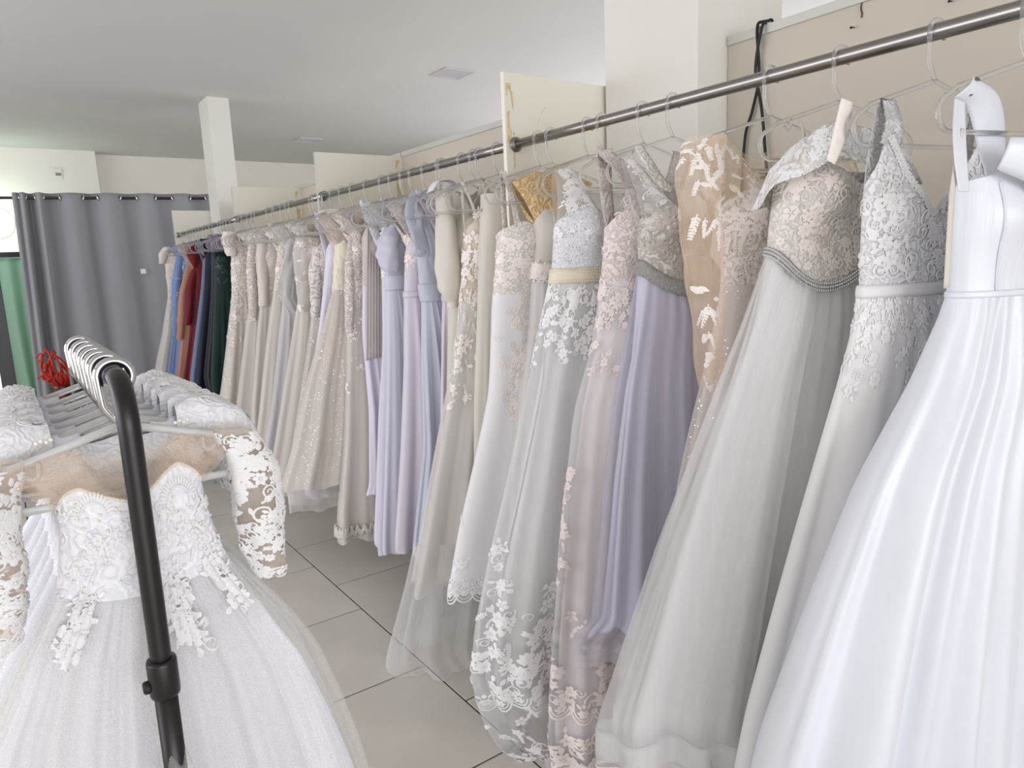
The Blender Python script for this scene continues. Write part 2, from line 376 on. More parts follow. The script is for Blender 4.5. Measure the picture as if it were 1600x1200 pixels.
# ---- flush ceiling light panels (switched off)
M_diff = plain('frosted_diffuser', 'C9C6CC', 0.35)
for k, (cx, cy, lab) in enumerate(((3.45, 5.555, 'larger of the two square flush light panels, nearer the wide pillar'), (3.44, 9.09, 'small square flush ceiling light panel farther back, near the back wall'))):
    o = tag(empty('ceiling_light_panel', (cx, cy, ZC)), lab, 'ceiling light', 'square ceiling light panels')
    h = 0.145; m = MB()
    for a in ((-h, h, -h, -h+0.014), (-h, h, h-0.014, h), (-h, -h+0.014, -h+0.014, h-0.014), (h-0.014, h, -h+0.014, h-0.014)): m.box(a[0], a[1], a[2], a[3], -0.011, -0.0005)
    m.build('frame', plain('light_frame', 'CFCCCC', 0.5), o, smooth=False)
    MB().box(-h+0.014, h-0.014, -h+0.014, h-0.014, -0.006, -0.0005).build('diffuser', M_diff, o, smooth=False)

# ---- switch plate on the back wall
o = tag(empty('socket_plate', (0.797, 10.848, 2.865)), 'small white square socket plate high on the back wall', 'socket')
MB().box(-0.065, 0.065, -0.010, 0, -0.07, 0.07).build('plate', M_plastic_white, o, smooth=False, bevel=0.006)
MB().box(-0.01, 0.05, -0.016, -0.0102, -0.02, 0.015).build('slot', plain('grey_plastic', '8A8A86', 0.5), o, smooth=False)

# ---- black cable looped over the top of the back panel
pts = smooth_path([(2.10, 1.472, 2.10), (2.095, 1.472, 2.235), (2.07, 1.472, 2.247), (2.045, 1.470, 2.22), (2.047, 1.462, 2.08), (2.048, 1.486, 1.98), (2.048, 1.512, 1.90), (2.048, 1.52, 1.70), (2.048, 1.49, 1.45)], 70)
pts2 = smooth_path([(2.10, 1.448, 2.10), (2.095, 1.448, 2.235), (2.07, 1.448, 2.244), (2.041, 1.450, 2.22), (2.040, 1.470, 2.10), (2.041, 1.448, 1.99), (2.043, 1.434, 1.87), (2.045, 1.425, 1.70), (2.046, 1.47, 1.44)], 70)
o = tag(empty('black_cable', (2.06, 1.46, 2.23)), 'black cable looped over the panel top beside the wide pillar', 'cable')
for p in (pts, pts2): MB().tube(p-np.array([2.06, 1.46, 2.23]), 0.0048, 8).build('strand', M_dark, o)
# nails in the back panel
for (px, py, lab) in ((1335, 43, 'tiny dark nail in the panel between the two nearest hanger hooks'), (1488, 2, 'dark bent nail high in the panel above the nearest hook')):
    p = at_x(px, py, XB1); o = tag(empty('nail', p), lab, 'nail', 'nails in the back panel')
    m = MB(); m.tube([(-0.001, 0, 0), (-0.016, 0, -0.002)], 0.0016, 6).build('shank', M_dark, o)
    MB().tube([(-0.016, 0, -0.002), (-0.018, 0, -0.003)], 0.0034, 8).build('head', M_dark, o)
p = at_x(1347, 12, XB1)
tag(MB().tube(smooth_path([(p[0]-0.002, p[1], 2.205), (p[0]-0.003, p[1]+0.002, 2.19), (p[0]-0.003, p[1]-0.002, 2.175), (p[0]-0.004, p[1]-0.001, 2.165)], 12), 0.0018, 6).build('rusty_wire', plain('rusty_brown', '5A4028', 0.8)), 'short rusty wire end hanging from the panel top trim', 'wire')

# ---- grey eyelet curtain, its rod
YC, ZROD = 8.5, 2.352
M_curt = cloth('grey_blackout_curtain', '9A9CA1', 0.8, transl=0.0, sheen=0.3, wrinkle=0.12, weave=0.3)
rod = tag(empty('curtain_rod', (0, YC, ZROD)), 'dark metal curtain rod across the back of the shop', 'curtain rod')
MB().tube([(x, 0, (x-1.0)*0.012) for x in np.linspace(-1.6, 2.9, 14)], 0.0135, 12).build('pole', M_grey_rod, rod)
for x in (-1.6, 2.9): MB().sphere((x, 0, (x-1)*0.012), 0.026, 12, 8).build('finial', M_grey_rod, rod)
for x in (-1.45, 2.7):
    MB().box(x-0.012, x+0.012, 0.0, 2.34, -0.02+(x-1)*0.012, -0.004+(x-1)*0.012).build('bracket', M_grey_rod, rod, smooth=False)
cur = tag(empty('grey_curtain', (0, YC, 0)), 'grey eyelet curtain hanging from the dark rod at the back', 'curtain')
# eyelets: the cloth crosses the rod at each one
eyes = [0.285, 0.345, 0.415, 0.487, 0.621, 0.825, 0.95, 1.159, 1.308, 1.492, 1.649, 1.836, 1.99, 2.17, 2.32, 2.50]
xs, ys = [], []
for i in range(len(eyes)-1):
    a, b = eyes[i], eyes[i+1]; sgn = 1 if i % 2 else -1        # between odd pairs the cloth lies behind the rod
    if i == 0: sgn = -1
    n = 14; amp = 0.052 if i > 2 else 0.07
    for k in range(n): xs.append(a+(b-a)*k/n); ys.append(sgn*amp*math.sin(PI*k/n))
xs.append(eyes[-1]); ys.append(0); xs = [0.235, 0.25, 0.268]+xs+[2.55, 2.58]; ys = [-0.02, -0.045, -0.03]+ys+[-0.03, -0.04]
xs = np.array(xs); ys = np.array(ys); rows = []
rng = np.random.RandomState(5)
ph = rng.rand(6)*6.28
for z in np.linspace(2.40, 0.03, 40):
    t = (2.40-z)/2.37
    soft = np.convolve(np.pad(ys, 6, mode='edge'), np.ones(13)/13, mode='valid')*1.5
    yy = ys*(1-0.65*t)+soft*0.65*t + 0.012*t*np.sin(xs*9+ph[0]+t*1.2)+0.008*t*np.sin(xs*21+ph[1]-t)
    xx = xs - 0.06*t*np.exp(-((xs-0.25)/0.25)**2) + 0.01*t*np.sin(xs*7+t*2)
    zz = np.full_like(xs, z) + (xs-1.0)*0.012
    rows.append(np.stack([xx, yy, zz], 1))
MB().grid(np.array(rows)).build('cloth', M_curt, cur, solid=0.002)
M_eye = plain('chrome_eyelet', 'D4D4D4', 0.2, 1.0)
for i, x in enumerate(eyes):
    a = np.linspace(0, 2*PI, 20, endpoint=False)
    MB().tube([(x+0.008*math.sin(t)*(1 if i % 2 else -1), 0.022*math.cos(t), ZROD+(x-1)*0.012+0.028*math.sin(t)) for t in a], 0.008, 8, closed=True).build('eyelet', M_eye, cur)
MB().box(1.25, 1.30, -0.072, -0.070, 1.575, 1.625).build('care_label', plain('white_cloth_label', 'E6E4E2', 0.8), cur, smooth=False)

# ---- lit corner behind the curtain: pale green drape on a black bar, round lamp
M_mint = cloth('mint_drape', 'C4E2D0', 0.8, transl=0.5, wrinkle=0.1)
o = tag(empty('black_backdrop_stand', (0, 9.62, 0)), 'thin black backdrop bar on legs behind the curtain edge', 'stand')
MB().box(-1.3, 0.62, -0.02, 0.02, 1.815, 1.870).build('crossbar', M_black, o, smooth=False, bevel=0.003)
for x in (-1.25, 0.57):
    MB().box(x-0.02, x+0.02, -0.02, 0.02, 0.03, 1.815).build('upright', M_black, o, smooth=False)
    MB().box(x-0.03, x+0.03, -0.3, 0.3, 0.0, 0.03).build('foot', M_black, o, smooth=False)
gx = np.linspace(-1.2, 0.5, 120); rows = []
for z in np.linspace(1.80, 0.02, 26):
    t = (1.8-z)/1.78
    yy = 0.045*np.sin(gx*34+0.6*math.sin(t*3))*(0.6+0.5*t)-0.07
    rows.append(np.stack([gx+0.03*t*np.sin(gx*17), yy, np.full_like(gx, z)], 1))
g = empty('mint_drape', (0, 9.62, 0)); tag(g, 'pale mint green drape in soft folds at the left edge', 'drape')
MB().grid(np.array(rows)).build('cloth', M_mint, g, solid=0.002)
MB().box(-1.2, 0.5, -0.075, -0.03, 1.797, 1.814).build('heading', M_mint, g, smooth=False)
def emit(name, col, s):
    m, nt, out = new_mat(name); e = N(nt, 'Emission'); e.inputs[0].default_value = col; e.inputs[1].default_value = s; nt.links.new(e.outputs[0], out.inputs[0]); return m
lamp = tag(empty('round_wall_lamp', (0.10, 10.84, 2.26)), 'glowing round wall lamp left of the grey curtain', 'lamp')
m = MB(); m.lathe([(0.001, 0.10), (0.07, 0.095), (0.13, 0.07), (0.165, 0.03), (0.17, 0.0)], seg=28); V = m.v[0]; m.v[0] = np.stack([V[:, 0], -V[:, 2]-0.02, V[:, 1]], 1)
m.build('globe', emit('lamp_glow', (0.86, 1.0, 0.94, 1), 5.0), lamp)
m = MB(); m.lathe([(0.175, 0.0), (0.185, 0.0), (0.185, 0.022), (0.175, 0.022)], seg=28); V = m.v[0]; m.v[0] = np.stack([V[:, 0], -V[:, 2], V[:, 1]], 1); m.build('rim', M_plastic_white, lamp)
ld = bpy.data.lights.new('lamp_light', 'POINT'); ld.energy = 14; ld.color = (0.80, 1.0, 0.88); ld.shadow_soft_size = 0.17
lo = bpy.data.objects.new('lamp_light', ld); COL.objects.link(lo); lo.parent = lamp; lo.location = (0, -0.32, 0)

# ---- free-standing mirror in a black frame at the very left edge (only its right stile shows)
o = tag(empty('standing_mirror', (-0.32, 6.3, 0)), 'black upright frame of a standing mirror cut by the left edge', 'mirror')
for a in ((-0.34, -0.25), (0.255, 0.345)): MB().box(a[0], a[1], -0.02, 0.02, 0.02, 1.74).build('stile', M_black, o, smooth=False, bevel=0.003)
for z in (0.06, 1.66): MB().box(-0.25, 0.255, -0.02, 0.02, z, z+0.08).build('frame_rail', M_black, o, smooth=False, bevel=0.003)
MB().box(-0.25, 0.255, -0.004, 0.004, 0.14, 1.66).build('mirror_glass', plain('mirror_silver', 'D8DCDC', 0.03, 1.0), o, smooth=False)
for x in (-0.30, 0.30): MB().box(x-0.03, x+0.03, -0.22, 0.22, 0, 0.03).build('foot', M_black, o, smooth=False)

# ---- red twig ornament in a tall dark red vase, seen behind the hooks of the small rack
o = tag(empty('red_twig_vase', (0.33, 7.0, 0)), 'bright red curly twigs in a dark red floor vase before the grey curtain', 'vase')
M_red = plain('red_lacquer_twig', 'C8321E', 0.4, noise=0.2, nscale=20); M_vase = plain('dark_red_vase', '6A1418', 0.3)
MB().lathe([(0.001, 0.0), (0.09, 0.0), (0.10, 0.02), (0.12, 0.25), (0.10, 0.48), (0.06, 0.60), (0.055, 0.64), (0.075, 0.68), (0.068, 0.68), (0.05, 0.63), (0.001, 0.60)], seg=28).build('vase', M_vase, o)
rng = random.Random(8)
for k in range(34):
    a = rng.uniform(0, 2*PI); r1 = rng.uniform(0.05, 0.16); hgt = rng.uniform(0.74, 0.98); c = rng.uniform(-1, 1)
    pts = [(0.02*math.cos(a), 0.02*math.sin(a), 0.62), (r1*0.5*math.cos(a), r1*0.5*math.sin(a), 0.70), (r1*math.cos(a+0.4*c), r1*math.sin(a+0.4*c), 0.5*(0.70+hgt)), (r1*0.8*math.cos(a+c), r1*0.8*math.sin(a+c), hgt), (r1*1.15*math.cos(a+1.2*c), r1*1.15*math.sin(a+1.2*c), hgt-0.03)]
    MB().tube(smooth_path(pts, 16), np.linspace(0.012, 0.006, 16), 6).build('twig', M_red, o)

# ------------------------------------------------------------------ hangers
M_clear = clear_plastic('clear_acrylic'); M_frost = clear_plastic('frosted_acrylic', (0.99, 0.99, 0.99, 1), 0.5); M_hookmetal = plain('chrome_hook', 'CFCFD2', 0.12, 1.0)
def hanger_meshes(half, rad, rail_r, drop, frame_mat, hook_mat):
    """origin on the rail centre; x runs along the shoulders"""
    hk = MB(); rr = rail_r+rad+0.0012
    a = np.linspace(math.radians(-35), math.radians(190), 18)
    path = [(rr*math.cos(t), 0, rr*math.sin(t)) for t in a]
    k0, k1 = path[-1], (-rr*0.86, 0, -0.62*drop)
    path += [(k0[0]+(k1[0]-k0[0])*t, 0, k0[2]+(k1[2]-k0[2])*t) for t in (0.35, 0.7, 0.92)]
    path += [(k1[0]*(1-t), 0, k1[2]+(-drop-k1[2])*t) for t in (0.12, 0.4, 0.7, 1.0)]
    hk.tube(np.array(path), rad, 8)
    sl = 0.056*half/0.19; low = 0.112*half/0.19; e = half; h_ = (low-sl)/2
    pts = [(-(e-h_)*t, 0, -drop-sl*t*(e-h_)/e) for t in (0.0, 0.02, 0.2, 0.4, 0.6, 0.8, 0.94)]
    pts += [(-e+h_+h_*math.cos(t), 0, -drop-(sl+low)/2+h_*math.sin(t)) for t in np.linspace(math.radians(105), math.radians(265), 10)]
    pts += [(-(e-h_)*t, 0, -drop-low) for t in (0.9, 0.6, 0.3, 0.02)]
    pts += [(-p[0], 0, p[2]) for p in reversed(pts[1:])]
    fr = MB(); fr.tube(np.array(pts), rad, 8, closed=True)
    for s in (-1, 1):   # small strap hooks under the arms
        b = s*half*0.62; zz = -drop-sl*0.62
        fr.tube(smooth_path([(b, 0, zz), (b, 0, zz-0.018), (b+s*0.008, 0, zz-0.024), (b+s*0.016, 0, zz-0.016)], 10), rad*0.6, 6)
    return hk, fr
_hang = {}
def hanger(x, y, z, rz, label, kind='clear', group='clear hangers on the long rail'):
    if kind not in _hang:
        if kind == 'clear': h, f = hanger_meshes(0.205, 0.0042, 0.0155, 0.088, None, None); fm = hm = M_clear
        else: h, f = hanger_meshes(0.150, 0.0054, 0.0125, 0.062, None, None); fm, hm = M_frost, M_hookmetal
        ho = h.build('hook', hm); fo = f.build('frame', fm); _hang[kind] = (ho.data, fo.data)
        bpy.data.objects.remove(ho); bpy.data.objects.remove(fo)
    r = empty('coat_hanger', (x, y, z), rz); tag(r, label, 'hanger', group)
    for nm, me in zip(('hook', 'frame'), _hang[kind]):
        o = bpy.data.objects.new(nm, me); COL.objects.link(o); o.parent = r
    return r

# ------------------------------------------------------------------ lace motifs, flat (x, y, height) pieces in metres
def m_petal(L, w, ang, base=0.0, h=0.0022):
    pts = [(base, 0, 0.0004), (base+L*0.45, -w, 0.0005), (base+L*0.85, -w*0.65, 0.0006), (base+L, 0, 0.0005), (base+L*0.85, w*0.65, 0.0006), (base+L*0.45, w, 0.0005), (base+L*0.55, 0, h)]
    c, s = math.cos(ang), math.sin(ang)
    return [(x*c-y*s, x*s+y*c, z) for x, y, z in pts], [(0, 1, 6), (1, 2, 6), (2, 3, 6), (3, 4, 6), (4, 5, 6), (5, 0, 6)]
def m_join(parts):
    v = []; f = []
    for pv, pf in parts:
        k = len(v); v += list(pv); f += [tuple(i+k for i in t) for t in pf]
    return v, f
def m_move(p, dx, dy, rot=0.0, sc=1.0):
    c, s = math.cos(rot)*sc, math.sin(rot)*sc
    return [(x*c-y*s+dx, x*s+y*c+dy, z) for x, y, z in p[0]], p[1]
def m_flower(r, n=6):
    return m_join([m_petal(r*0.86, r*0.34, k*2*PI/n, r*0.12) for k in range(n)]+[m_petal(r*0.36, r*0.18, 0, -r*0.18, 0.0034)])
def m_ribbon(path, w, h=0.0020):
    P = np.asarray(path, float); T = np.gradient(P, axis=0); T /= np.linalg.norm(T, axis=1)[:, None]+1e-9
    Nn = np.stack([-T[:, 1], T[:, 0]], 1); w = np.broadcast_to(w, (len(P),))
    v = []; f = []
    for i in range(len(P)):
        v += [(P[i, 0]-Nn[i, 0]*w[i], P[i, 1]-Nn[i, 1]*w[i], 0.0003), (P[i, 0], P[i, 1], h), (P[i, 0]+Nn[i, 0]*w[i], P[i, 1]+Nn[i, 1]*w[i], 0.0003)]
        if i: a = 3*(i-1); b = 3*i; f += [(a, a+1, b+1, b), (a+1, a+2, b+2, b+1)]
    return v, f
def m_scroll(r, turns=1.3, w=0.0022, flip=1):
    n = 18; t = np.linspace(0, 1, n); a = t*turns*2*PI; rr = r*(1-0.8*t)
    return m_ribbon(np.stack([rr*np.cos(a)*flip, rr*np.sin(a)], 1), w*(1-0.4*t))
def m_spray(L, rng):
    c = rng.uniform(-0.25, 0.25); n = 9; t = np.linspace(0, 1, n)
    stem = np.stack([L*c*t*t, -L*t], 1); parts = [m_ribbon(stem, 0.0011, 0.0014)]
    for i in range(1, n):
        for s in (-1, 1):
            parts.append(m_move(m_petal(L*0.20*(1.1-0.5*t[i]), L*0.052, 0), stem[i, 0], stem[i, 1], -PI/2+s*0.75+rng.uniform(-0.2, 0.2)))
    return m_join(parts)
def m_spray_flower(r, rng):
    p = [m_flower(r, 6)]
    for k in range(4):
        a = rng.uniform(0, 2*PI); p.append(m_move(m_petal(r*1.1, r*0.28, 0), r*0.9*math.cos(a), r*0.9*math.sin(a), a+rng.uniform(-0.5, 0.5)))
    p.append(m_move(m_scroll(r*0.7, 1.2, r*0.10, rng.choice((-1, 1))), r*1.2*math.cos(k), r*1.2*math.sin(k), k))
    return m_join(p)
def m_scallop(w, hgt):
    a = np.linspace(0, PI, 11); out = np.stack([-w/2*np.cos(a), -hgt*np.sin(a)], 1)
    p = [m_ribbon(out, w*0.055), m_ribbon(out*np.array([0.72, 0.72]), w*0.035), m_move(m_flower(w*0.24, 6), 0, -hgt*0.22)]
    p.append(m_move(m_petal(w*0.3, w*0.08, 0), 0, hgt*0.15, PI/2))
    for s in (-1, 1): p.append(m_move(m_petal(w*0.28, w*0.07, 0), s*w*0.08, hgt*0.12, PI/2+s*-0.7))
    return m_join(p)
MOTIF = {'flower': lambda rng, s: m_flower(s, rng.choice((5, 6, 7))), 'bloom': lambda rng, s: m_spray_flower(s, rng), 'scroll': lambda rng, s: m_scroll(s, rng.uniform(1.0, 1.7), s*0.13, rng.choice((-1, 1))),
         'spray': lambda rng, s: m_spray(s*2.4, rng), 'leaf': lambda rng, s: m_petal(s*1.6, s*0.4, 0)}
def octa(m, c, r):
    c = np.asarray(c); v = [c+np.array(d)*r for d in ((1, 0, 0), (-1, 0, 0), (0, 1, 0), (0, -1, 0), (0, 0, 1), (0, 0, -1))]
    m.add(v, [(0, 2, 4), (2, 1, 4), (1, 3, 4), (3, 0, 4), (2, 0, 5), (1, 2, 5), (3, 1, 5), (0, 3, 5)])

def short(l):
    w = l.split()[:11]
    while w[-1].strip(',') in ('and', 'with', 'of', 'the', 'a', 'in', 'on', 'by', 'its', 'its', 'at', 'over', 'under', 'behind', 'between', 'just', 'partly', 'left', 'right', 'from', 'ending', 'hem', 'well', 'short', 'long', 'nearest', 'lace-cuffed', 'narrow', 'wide', 'broad', 'last'): w.pop()
    return ' '.join(w).strip(',')
class Surf:
    """P(A,B)->xyz with metres-per-unit scales; used to lay motifs on cloth"""
    def __init__(s, P, la, lb, flip=1): s.P = P; s.la = la; s.lb = lb; s.flip = flip
    def frame(s, A, B):
        e = 1e-3; p = s.P(A, B); da = s.P(A+e, B)-s.P(A-e, B); db = s.P(A, B+e)-s.P(A, B-e)
        n = np.cross(da, db); n /= np.linalg.norm(n, axis=-1)[..., None]+1e-12; return p, n*s.flip
    def place(s, mb, motif, a, b, rot=0.0, lift=0.0012):
        v = np.array(motif[0]); c, si = math.cos(rot), math.sin(rot)
        x = v[:, 0]*c-v[:, 1]*si; y = v[:, 0]*si+v[:, 1]*c
        p, n = s.frame(a+x/s.la, b+y/s.lb)
        mb.add(p+n*(v[:, 2]+lift)[:, None], motif[1])

class Gown:
    def __init__(s, name, label, hook_px, yaw, edge, hem, waist, top, group='bridal gowns on the long rail', cat='gown', Y=None, X=XR, zrail=ZR, depth=0.09, sr=0.17, seed=1, hang=True, hkind='clear', hlabel=None, root_rz=None, trainrows=(), skirt_sr=0.34, pw=0.85, bdepth=0.055, bust=0.02):
        s.rng = random.Random(seed); s.np = np.random.RandomState(seed)
        s.Y = railY(hook_px) if Y is None else Y; s.X = X; s.yaw = math.radians(yaw); s.seed = seed; s.pw = pw
        s.root = empty(name, (X, s.Y, 0), -s.yaw); tag(s.root, label, cat, group)
        s.zw = waist; s.hz = hem; s.top = top; s.bust = bust
        rows = []
        for e in edge:
            sx, z = s.e(*e[:2]) if e[0] > 5 else e[:2]
            t = max(0.0, min(1.0, (waist-z)/max(0.05, waist-hem)))
            r_ = e[2] if len(e) > 2 and e[2] is not None else (min(sr, -sx+0.0) if z > waist-0.02 else sr+(skirt_sr-sr)*t**0.8)
            b_ = e[3] if len(e) > 3 else bdepth+(depth-bdepth)*min(1, t*1.25)
            rows.append((z, sx, r_, b_, b_))
        rows += list(trainrows); rows.sort(key=lambda r: r[0])
        R_ = np.array(rows); zz = np.linspace(R_[0, 0]-0.02, R_[-1, 0]+0.02, 240)
        tab = [np.interp(zz, R_[:, 0], R_[:, k]) for k in range(1, 5)]
        ker = np.hanning(17); ker /= ker.sum()
        s.zz = zz; s.tab = [np.convolve(np.pad(t, 8, mode='edge'), ker, mode='valid') for t in tab]
        # arc length parameter on a middle skirt ring
        th = np.linspace(0, 2*PI, 721); zm = waist-(waist-hem)*0.45
        x, y = s.ring(th, np.full_like(th, zm)); d = np.hypot(np.diff(x), np.diff(y)); L = np.concatenate([[0], np.cumsum(d)])
        s.uth = (L/L[-1], th); s.per = L[-1]
        s.vw = lambda th: np.zeros_like(th)
        if hang:
            zr = zrail
            hanger(X, s.Y, zr, -s.yaw, hlabel or 'clear hanger holding the '+short(label), hkind, 'clear hangers on the long rail' if hkind == 'clear' else 'small hangers on the black rack')
    def e(s, px, py):
        d = ray(px, py); ux, uy = math.cos(s.yaw), -math.sin(s.yaw)
        # (X,Y)+q*(ux,uy) = t*(dx,dy)
        A = np.array([[ux, -d[0]], [uy, -d[1]]]); q, t = np.linalg.solve(A, [-s.X, -s.Y]); return float(q), float(CAM_H+d[2]*t)
    def e3(s, px, py, y):
        d = ray(px, py); ux, uy = math.cos(s.yaw), -math.sin(s.yaw); ox, oy = s.X+y*math.sin(s.yaw), s.Y+y*math.cos(s.yaw)
        q, t = np.linalg.solve(np.array([[ux, -d[0]], [uy, -d[1]]]), [-ox, -oy]); return (float(q), y, float(CAM_H+d[2]*t))
    def patch(s, mat, left, right, name, n=24, m=12, bulge=0.0, parent=None, solid=0.0016):
        A = smooth_path([s.e3(*p) for p in left], n); B = smooth_path([s.e3(*p) for p in right], n)
        v = np.linspace(0, 1, m)[None, :, None]; G = A[:, None]*(1-v)+B[:, None]*v
        G[..., 1] -= bulge*np.sin(PI*v[..., 0])
        return MB().grid(G).build(name, mat, parent or s.root, solid=solid)
    def puff(s, mat, pts, r, name='shoulder_puff', n=18, seg=18, squash=1.0, parent=None):
        """closed-ended sleeve tube along any path"""
        P = smooth_path(pts, n); rr = np.interp(np.linspace(0, 1, n), np.linspace(0, 1, len(r)), r); m = MB(); m.tube(P, rr, seg, caps=False)
        G = m.v[0].reshape(n, seg, 3).copy(); c = P[:, None]
        G[..., 1] = c[..., 1]+(G[..., 1]-c[..., 1])*squash
        ph = s.np.rand(3)*6.28; ii = np.arange(n)[:, None]; jj = np.arange(seg)[None]
        G[..., 2] += 0.0022*np.sin(ii*1.1+jj*0.9+ph[0])+0.0016*np.sin(ii*2.3-jj*1.7+ph[1])
        m.v[0] = G.reshape(-1, 3); G2 = np.concatenate([G, G[:, :1]], 1)
        sf = Surf(lambda A, B: _bil(G2, A, B), float(np.sum(np.linalg.norm(np.diff(P, axis=0), axis=1))), float(2*PI*np.mean(rr)), 1)
        p_, n_ = sf.frame(np.array([0.5]), np.array([0.25])); 
        if np.dot(n_[0], p_[0]-P[n//2]) < 0: sf.flip = -1
        return m.build(name, mat, parent or s.root), sf
    def prof(s, Z): return [np.interp(Z, s.zz, t) for t in s.tab]
    def ring(s, th, Z):
        sl, sr, bf, bb = s.prof(Z); c = (sl+sr)/2; a = (sr-sl)/2; ct, st = np.cos(th), np.sin(th)
        x = c+a*ct; y = np.where(st > 0, -bf, bb)*np.abs(st)**s.pw
        return x, y
    def th(s, U): return np.interp(np.mod(U, 1.0), s.uth[0], s.uth[1])
    def pos(s, U, Z, off=0.0, amp=0.0, n=9, seed=0, t0=None, sharp=0.0, belly=0.0, gather=0.0, ng=44):
        U = np.asarray(U, float); Z = np.asarray(Z, float); U, Z = np.broadcast_arrays(U, Z)
        th = s.th(U); x, y = s.ring(th, Z)
        sl, sr, bf, bb = s.prof(Z); a = np.maximum((sr-sl)/2, 0.02); b = np.maximum(np.where(np.sin(th) > 0, bf, bb), 0.02)
        nx = np.cos(th)/a; ny = -np.sin(th)/b; l = np.hypot(nx, ny)+1e-9; nx /= l; ny /= l
        zt = s.zw if t0 is None else t0
        t = np.clip((zt-Z)/max(0.05, zt-s.hz), 0, 1.1)
        d = off*np.minimum(1, t*4)+belly*np.sin(PI*np.clip(t, 0, 1))
        if amp:
            rs = np.random.RandomState(s.seed*31+seed); F = 0
            for k, (nn, w) in enumerate(((n, 1.0), (n+rs.randint(2, 4), 0.7), (2*n+1, 0.5), (3*n-2, 0.36))):
                F = F+w*np.cos(2*PI*(nn*U+rs.rand()+(rs.rand()-0.5)*0.5*t))
            F = F/1.6
            if sharp: F = F*(1-sharp)+sharp*(1-2*np.abs(np.sin(PI*(n*U+0.15*np.sin(2*PI*U*3)))))
            d = d+amp*(t**0.75)*F
        if gather: d = d+gather*(np.cos(2*PI*(ng*U+0.3*np.sin(2*PI*5*U)))+0.5*np.cos(2*PI*((ng*2//3)*U)))*np.minimum(1, t*30+0.15)*np.exp(-t*3.0)
        if s.bust:
            zb = s.zw+(s.top-s.zw)*0.62
            for sg in (-0.45, 0.45):
                c = (sl+sr)/2+sg*a
                y = y-np.where(np.sin(th) > 0, 1, 0)*s.bust*np.exp(-((x-c)/0.055)**2-((Z-zb)/0.055)**2)
        return np.stack([x+nx*d, y+ny*d, Z], -1)
    def W(s, U): return s.zw+s.vw(s.th(U))
    def curve(s, keys):
        """periodic height curve from (angle, z) keys: 0 wall side, 90 front, 180 aisle side, 270 back"""
        k = sorted(keys); a = np.array([q[0] for q in k], float); z = np.array([q[1] for q in k], float)
        g = np.arange(0, 360, 2.0); v = np.interp(g, np.concatenate([[a[-1]-360], a, [a[0]+360]]), np.concatenate([[z[-1]], z, [z[0]]]))
        ker = np.hanning(9); ker /= ker.sum(); v = np.convolve(np.concatenate([v[-4:], v, v[:4]]), ker, mode='valid')
        return lambda U: np.interp(np.degrees(s.th(U)), np.append(g, 360), np.append(v, v[0]))
    def bodice(s, mat, keys, name='bodice', rows=16, cols=110, off=0.0, zlow=None, ruche=0.0):
        nk = s.curve(keys); s.nk = nk; U = np.linspace(0, 1, cols, endpoint=False)
        lo = s.W(U) if zlow is None else np.full_like(U, zlow); hi = nk(U)
        V = np.linspace(0, 1, rows)[:, None]; Z = lo+(hi-lo)*V; P = s.pos(np.broadcast_to(U, Z.shape), Z)
        if off:
            Q = s.pos(np.broadcast_to(U, Z.shape), Z, 0); n = P-np.stack([np.zeros_like(Z), np.zeros_like(Z), Z], -1)
            c = np.mean(P[..., :2], axis=1, keepdims=True); dd = P[..., :2]-c; dd /= np.linalg.norm(dd, axis=-1)[..., None]+1e-9; P[..., :2] += dd*off
        if ruche:
            P[..., 1] += ruche*np.sin(Z*150+P[..., 0]*30)
        s.bsurf = Surf(lambda A, B: s.pos(A, B), s.per*0.5, 1.0, -1)
        return MB().grid(P, True).build(name, mat, s.root)
    def skirt(s, mat, name='skirt', amp=0.02, n=9, seed=0, off=0.0, rows=30, cols=200, hem=None, hemwave=0.008, sharp=0.0, z0=None, belly=0.0, tilt=0.0, parent=None, gather=0.0, ng=44):
        U = np.linspace(0, 1, cols, endpoint=False); hz = s.hz if hem is None else hem
        rs = np.random.RandomState(s.seed*7+seed)
        hm = hz+hemwave*(np.cos(2*PI*(n*U+rs.rand()))+0.6*np.cos(2*PI*((n//2+1)*U+rs.rand())))+tilt*np.cos(s.th(U))
        top = s.W(U) if z0 is None else z0+0*U
        V = np.linspace(0, 1, rows)[:, None]; g = 1-(1-V)**1.35; Z = top-(top-hm)*g
        kw = dict(off=off, amp=amp, n=n, seed=seed, sharp=sharp, belly=belly, gather=gather, ng=ng)
        P = s.pos(np.broadcast_to(U, Z.shape), Z, **kw)
        s.ssurf = Surf(lambda A, B: s.pos(A, B, **kw), s.per, 1.0, -1); s.hemf = lambda u: float(np.interp(u % 1, np.append(U, 1), np.append(hm, hm[0])))
        return MB().grid(P, True).build(name, mat, parent or s.root)
    def band(s, mat, z_lo, z_hi, name='belt', off=0.004, rows=4, cols=140, follow=True, kw=None):
        U = np.linspace(0, 1, cols, endpoint=False); b = (s.W(U)-s.zw) if follow else 0*U
        V = np.linspace(0, 1, rows)[:, None]; Z = (z_lo+b)+(z_hi-z_lo)*V
        P = s.pos(np.broadcast_to(U, Z.shape), Z, **(kw or {}))
        Q = s.pos(np.broadcast_to(U, Z.shape)+0.002, Z, **(kw or {}))-P; nrm = np.stack([Q[..., 1], -Q[..., 0]], -1); nrm /= np.linalg.norm(nrm, axis=-1)[..., None]+1e-9
        c = np.mean(P[..., :2], axis=1, keepdims=True); sg = np.sign(np.sum(nrm*(P[..., :2]-c), -1))[..., None]
        bul = np.sin(PI*np.clip(V, 0, 1))*0.4+0.8
        P[..., :2] += nrm*sg*off*bul[..., None]
        return MB().grid(P, True).build(name, mat, s.root, solid=0.002)
